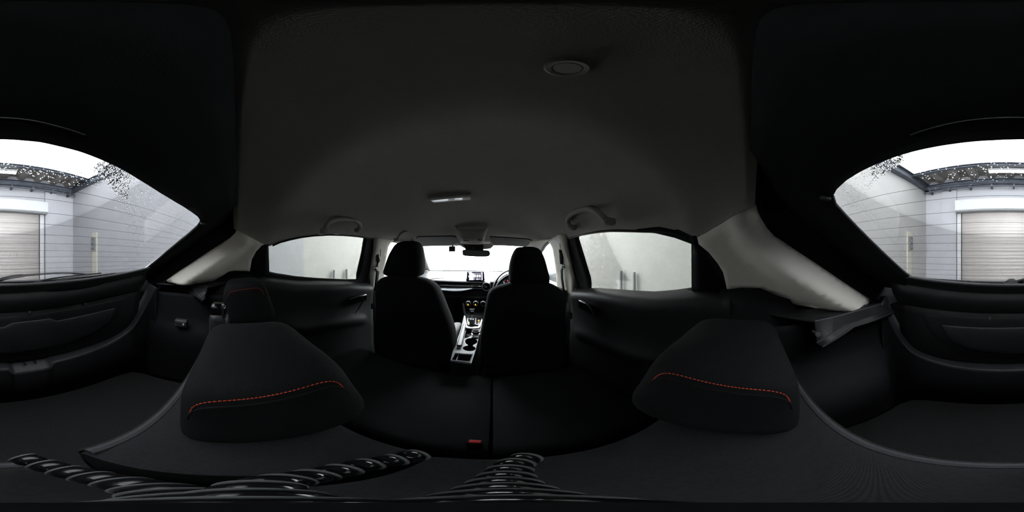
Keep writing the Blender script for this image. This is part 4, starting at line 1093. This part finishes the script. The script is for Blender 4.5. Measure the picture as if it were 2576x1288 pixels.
bm = B(); tube(bm, [hY(1262, 698.5, 1.51), hY(1265, 698.5, 1.51)], .0012, 6); fin('upper_indicator', bm, GAUG, cf)

# infotainment screen
q0 = hY(1196, 696, 1.525)
t = thing('display_screen', hY(1196, 708, 1.525), 'upright lit display screen on top of the dashboard', 'screen')
bm = B(); prism(bm, [hY(*p, 1.525) for p in [(1175.2,683),(1217.5,683.5),(1218.5,702),(1220,704),(1216,708.5),(1174,708.5),(1172,703.5),(1173.8,701)]], (0, .018, 0)); fin('housing', bm, GLOSS, t, bev=.003)
bm = B(); prism(bm, [hY(*p, 1.524) for p in [(1177.5,684.3),(1215,684.5),(1215.5,705.5),(1177,705.3)]], (0, .002, 0)); sc_ = fin('screen', bm, SCRD, t)
def tile(L, m_, nm): 
    bm = B(); prism(bm, [hY(*p, 1.5225) for p in L], (0, .001, 0)); fin(nm, bm, m_, sc_, smooth=False)
def rc(a, b, c, d): return [(a, b), (c, b), (c, d), (a, d)]
bm = B()
for L in (rc(1178.5,684.6,1187,687.5), rc(1180.3,687.5,1191.5,704.5), rc(1178,693.8,1180.5,696.8), rc(1191.5,690,1197,698), rc(1198.5,690.5,1203.3,698), rc(1204.8,690.5,1209.5,698), rc(1187,687,1212,687.9), rc(1193,700.5,1195,703), rc(1197.8,700.6,1203.5,703.5), rc(1205,701,1209,703), rc(1210,685.5,1214,687.5), rc(1211.5,687.5,1213.8,705)):
    prism(bm, [hY(*p, 1.5225) for p in L], (0, .001, 0))
fin('map_tiles', bm, SCRN, sc_, smooth=False)
for L in (rc(1198,690.3,1199.5,692.5), rc(1203.2,690.3,1205.2,692.8), rc(1190,691,1192,691.8), rc(1189,696,1191,697.3), rc(1209,691.5,1211,693)):
    bm = B(); prism(bm, [hY(*p, 1.5218) for p in L], (0, .001, 0)); fin('icon', bm, SCRV, sc_, smooth=False)

rbox('stand', (q0[0], 1.545, q0[2]-.07), (.10, .03, .03), GLOSS, t, .006)

# steering wheel
wc = Vector((.372, 1.22, -.315))
t = thing('steering_wheel', wc, 'black steering wheel with silver spokes, mostly behind the driver seat', 'steering wheel')
R = Matrix.Rotation(math.radians(-22), 3, 'X')
bm = B(); tube(bm, [wc+R @ Vector((.180*math.sin(a), 0, .180*math.cos(a))) for a in [2*math.pi*i/64 for i in range(65)]], .0135, 12, caps=False); fin('rim', bm, SATIN, t)
rbox('hub', wc+Vector((0, .01, 0)), (.15, .05, .11), BLKM, t, .02, 4, rot=R)
for a, b in (((-.165, 0, .0), (-.06, .01, .01)), ((.165, 0, .0), (.06, .01, .01)), ((0, 0, -.165), (0, .01, -.05))):
    bm = B(); tube(bm, [wc+R @ Vector(a), wc+R @ (Vector(a)*.6+Vector(b)*.4), wc+R @ Vector(b)], [.012, .013, .017], 10, sq=.5); fin('spoke', bm, SILV, t)
bm = B(); tube(bm, catmull([hY(*p, 1.33) for p in [(1273,719.5),(1281,717.5),(1286,717.2)]], 3), .004, 8, sq=.6)
fin('stalk', bm, SILV, t)

# ================================================================ OVERHEAD: visors, console, mirror, camera, handles
for s in (-1, 1):
    if s < 0: P = [(1048,600),(1052,596.5),(1140,594.8),(1148,597),(1155,612.5),(1066,616.5),(1056,616.5)]
    else: P = [(1232,597),(1236,596.5),(1330,603),(1338,606.5),(1337,613),(1330,619),(1242,614.5),(1233,606)]
    t = thing('sun_visor', hY(*P[0], 1.22), 'grey folded-up sun visor on the %s side' % ('driver' if s > 0 else 'passenger'), 'sun visor', 'sun visors')
    bm = B(); top = [Vector(hY(*p, 1.20)) for p in P]; prism(bm, top, (0, .02, 0))
    for v_ in bm.verts: v_.co.y += (top[0].z-v_.co.z)*1.5*-1*-1
    fin('visor_body', bm, VIS, t, bev=.008, bseg=3)
    bm = B(); tube(bm, [Vector(hY(*p, 1.195))+Vector((0, 0, .004)) for p in (P[:4] if s < 0 else P[:4])], .0045, 6); fin('edge_piping_or_shade', bm, RUB, t)  # dark tube stands in for the shadow gap above the visor
    xh = hY(1236 if s > 0 else 1150, 614, 1.26)
    rbox('visor_clip', (xh[0], 1.27, xh[2]+.004), (.026, .02, .012), PILL, t, .003)
t = thing('overhead_console', hY(1192, 600, 1.18), 'grey overhead console with map lamps above the mirror', 'overhead console')
bm = B()
PO = [[(1141,577),(1228,578)], [(1144,586),(1226,587)], [(1152,597.5),(1221,598)], [(1157,603),(1219,603.5)], [(1162,613.5),(1217,614.5)]]
YO = [1.10, 1.13, 1.15, 1.18, 1.25]
rows = []
for (a, b), y in zip(PO, YO):
    A_ = Vector(hY(*a, y)); B_ = Vector(hY(*b, y)); n = 10
    rows.append([(lerp(A_.x, B_.x, i/n), y+(.05 if i in (0, n) else 0), lerp(A_.z, B_.z, i/n)+(.035 if i in (0, n) else (.004 if i in (1, n-1) else 0))) for i in range(n+1)])
loft(bm, rows); fin('housing', bm, HEAD, t, solid=.006, soff=0, auto=60)
for L, m_, nm in (([(1162,600),(1177,600.2),(1177,604),(1165,604)], SBOX, 'map_lamp'), ([(1201,601.5),(1212,601.8),(1213,606),(1202,605.5)], GREYP, 'switch_panel'), ([(1165,604.5),(1178,604.5),(1178,607),(1166,607)], GREYP, 'lamp_button')):
    bm = B(); prism(bm, [hY(*p, 1.155) for p in L], (0, .02, 0)); fin(nm, bm, m_, t, bev=.002)
for px in (1203, 1208.5, 1212.5):
    q = hY(px, 603 if px < 1212 else 605.5, 1.15); rbox('switch', q, (.006, .006, .004), SILV, t, .001)
# windscreen camera cover behind mirror
t = thing('interior_mirror', hY(1198, 614, 1.3), 'wide black rear-view mirror hanging below the overhead console', 'mirror')
bm = B(); prism(bm, [hY(*p, 1.25) for p in [(1162,631),(1165,628.5),(1173,627.5),(1198,628),(1215,628.8),(1228,630),(1232,632),(1233,640),(1230,644.5),(1222,645.6),(1198,645.5),(1172,644),(1163.5,642)]], (0, .03, 0)); fin('mirror_head', bm, GLOSS, t, bev=.008, bseg=3)
bm = B(); prism(bm, [hY(*p, 1.248) for p in [(1165,632),(1174,629.7),(1226,632),(1230,634),(1230.5,640),(1226,643.5),(1174,642),(1166,640.5)]], (0, .002, 0)); fin('mirror_glass', bm, mat('dark_mirror_glass', (.02, .025, .03), .25, .5), t)
bm = B(); prism(bm, [hY(*p, 1.33) for p in [(1163,614),(1216,614.5),(1216,629),(1171,629),(1168.5,622)]], (0, .05, 0)); fin('sensor_cover', bm, BLK, t, bev=.006)
bm = B(); tube(bm, [hY(1192, 622, 1.35), hY(1194, 630, 1.27)], .012, 10); fin('mirror_arm', bm, BLK, t)
t = setp(fin('mirror_base_cover', (lambda b: (prism(b, [hY(*p, 1.39) for p in [(1149,612),(1245,614),(1240,620),(1234,625.5),(1217,627),(1175,627),(1165,622.5)]], (0, .012, 0)), b)[1])(B()), OLIV, bev=.004), 'pale translucent shade band piece behind the mirror', 'cover')
# dash camera
t = thing('dash_camera', hY(1137, 614, 1.40), 'small black dash camera hanging from the windscreen', 'camera')
q = hY(1138, 614.2, 1.40); rbox('mount_plate', q, (.055, .03, .010), BLK, t, .003)
bm = B(); tube(bm, [hY(1139, 614, 1.40), hY(1139, 620, 1.39)], .007, 10); fin('mount_stem', bm, BLK, t)
q = hY(1137.5, 626.2, 1.38); rbox('camera_body', q, (.056, .03, .047), SATIN, t, .006)
bm = B(); tube(bm, catmull([hY(*p, 1.38) for p in [(1135,632),(1136.5,638),(1138,639.5),(1141,637.5)]], 4), .0022, 8); fin('cable_hook', bm, BLK, t)
bm = B(); tube(bm, catmull([hY(*p, 1.40) for p in [(1146,613),(1149,617),(1148.5,622),(1146.5,626)]], 4), .0012, 6); fin('cable', bm, SILV, t)
# grab handles
def handle(pts, base, X, label, r=.013):
    a = Vector(hX(*base[0], X)); b = Vector(hX(*base[1], X))
    t = thing('grab_handle', (a+b)/2, label, 'grab handle', 'roof grab handles')
    P = [Vector(hX(*p, X-.03*(1 if X > 0 else -1)*k)) for p, k in pts]
    bm = B(); cv = catmull(P, 6); n = len(cv)
    tube(bm, cv, [r*1.25 if i < 3 or i > n-4 else r for i in range(n)], 12, sq=.85); fin('grip', bm, PILL if False else HEAD, t)
    s = 1 if X > 0 else -1
    for p in (P[0], P[-1]):
        rbox('mount', p+Vector((s*.014, 0, 0)), (.04, .032, .026), HEAD, t, .010, 3)
    return t
handle([((1434,572),0),((1428,557),.5),((1434,543),.9),((1450,533),1),((1476,526),1),((1498,530),1),((1514,543),.8),((1526,556),.2)], [(1434,572),(1526,556)], .54, 'grab handle above the driver-side rear window')
handle([((818,580),0),((822,567),.5),((832,556),.9),((850,551),1),((878,552),1),((896,557),.9),((905,566),.5),((905,578),.1)], [(818,578),(905,578)], -.50, 'grab handle above the passenger-side rear window')
handle([((1001,603),0),((1004,594),.6),((1012,586),1),((1021,583),1),((1032,587),1),((1042,596),.8),((1043,605),.1)], [(1001,603),(1043,605)], -.49, 'grab handle above the passenger-side front window', .012)

# front seat belts on the B pillars
for s in (-1, 1):
    X = s*.655
    if s > 0: body = [(1409,628),(1413,645),(1414,662)]; loopp = (1418, 670); strap = [(1413,680),(1414,700),(1419,735)]; slot = [(1409,612),(1410,626)]
    else: body = [(950,641),(951,655),(949,670)]; loopp = (942, 676); strap = [(950,684),(948,700),(944,730)]; slot = [(957,627),(956,645)]
    t = thing('seat_belt', hX(*body[0], X), 'black front seat belt with anchor on the %s door pillar' % ('driver-side' if s > 0 else 'passenger-side'), 'seat belt', 'front seat belts')
    bm = B(); tube(bm, [hS(*p, off=-.036) for p in body], [.012, .019, .017], 10, sq=.8); fin('height_adjuster', bm, GREYP, t)
    q = Vector(hS(*loopp, off=-.045)); bm = B(); tube(bm, [q+Vector((0, .016*math.cos(a), .014*math.sin(a))) for a in [math.pi*2*i/20 for i in range(21)]], .0035, 8, caps=False); fin('belt_ring', bm, SATIN, t)
    bm = B(); P = [Vector(hS(*p, off=-.05)) for p in strap]; loft(bm, [[p+Vector((0, -.018, 0)), p+Vector((0, .018, 0))] for p in [q]+P]); fin('webbing', bm, BLKM, t, solid=.002)
    bm = B(); tube(bm, [hS(*p, off=-.03) for p in slot], .004, 6); fin('slot', bm, BLKM, t)

# driver side door mirror outside
mc = Vector((.88, 1.72, -.235))
t = thing('door_mirror', mc, 'exterior mirror outside the driver window, overexposure put into its pale green', 'mirror')
superpad('mirror_shell', mc, (.20, .10, .14), MIRR, t, 2.6)
superpad('mirror_glass', mc+Vector((0, -.045, 0)), (.16, .02, .105), SILV, t, 2.8)
bm = B(); tube(bm, [mc+Vector((-.08, .01, -.04)), mc+Vector((-.15, .02, -.05))], [.022, .03], 12); fin('mirror_foot', bm, BLKM, t)

for o in bpy.data.objects:
    if '_o' in o: del o['_o']
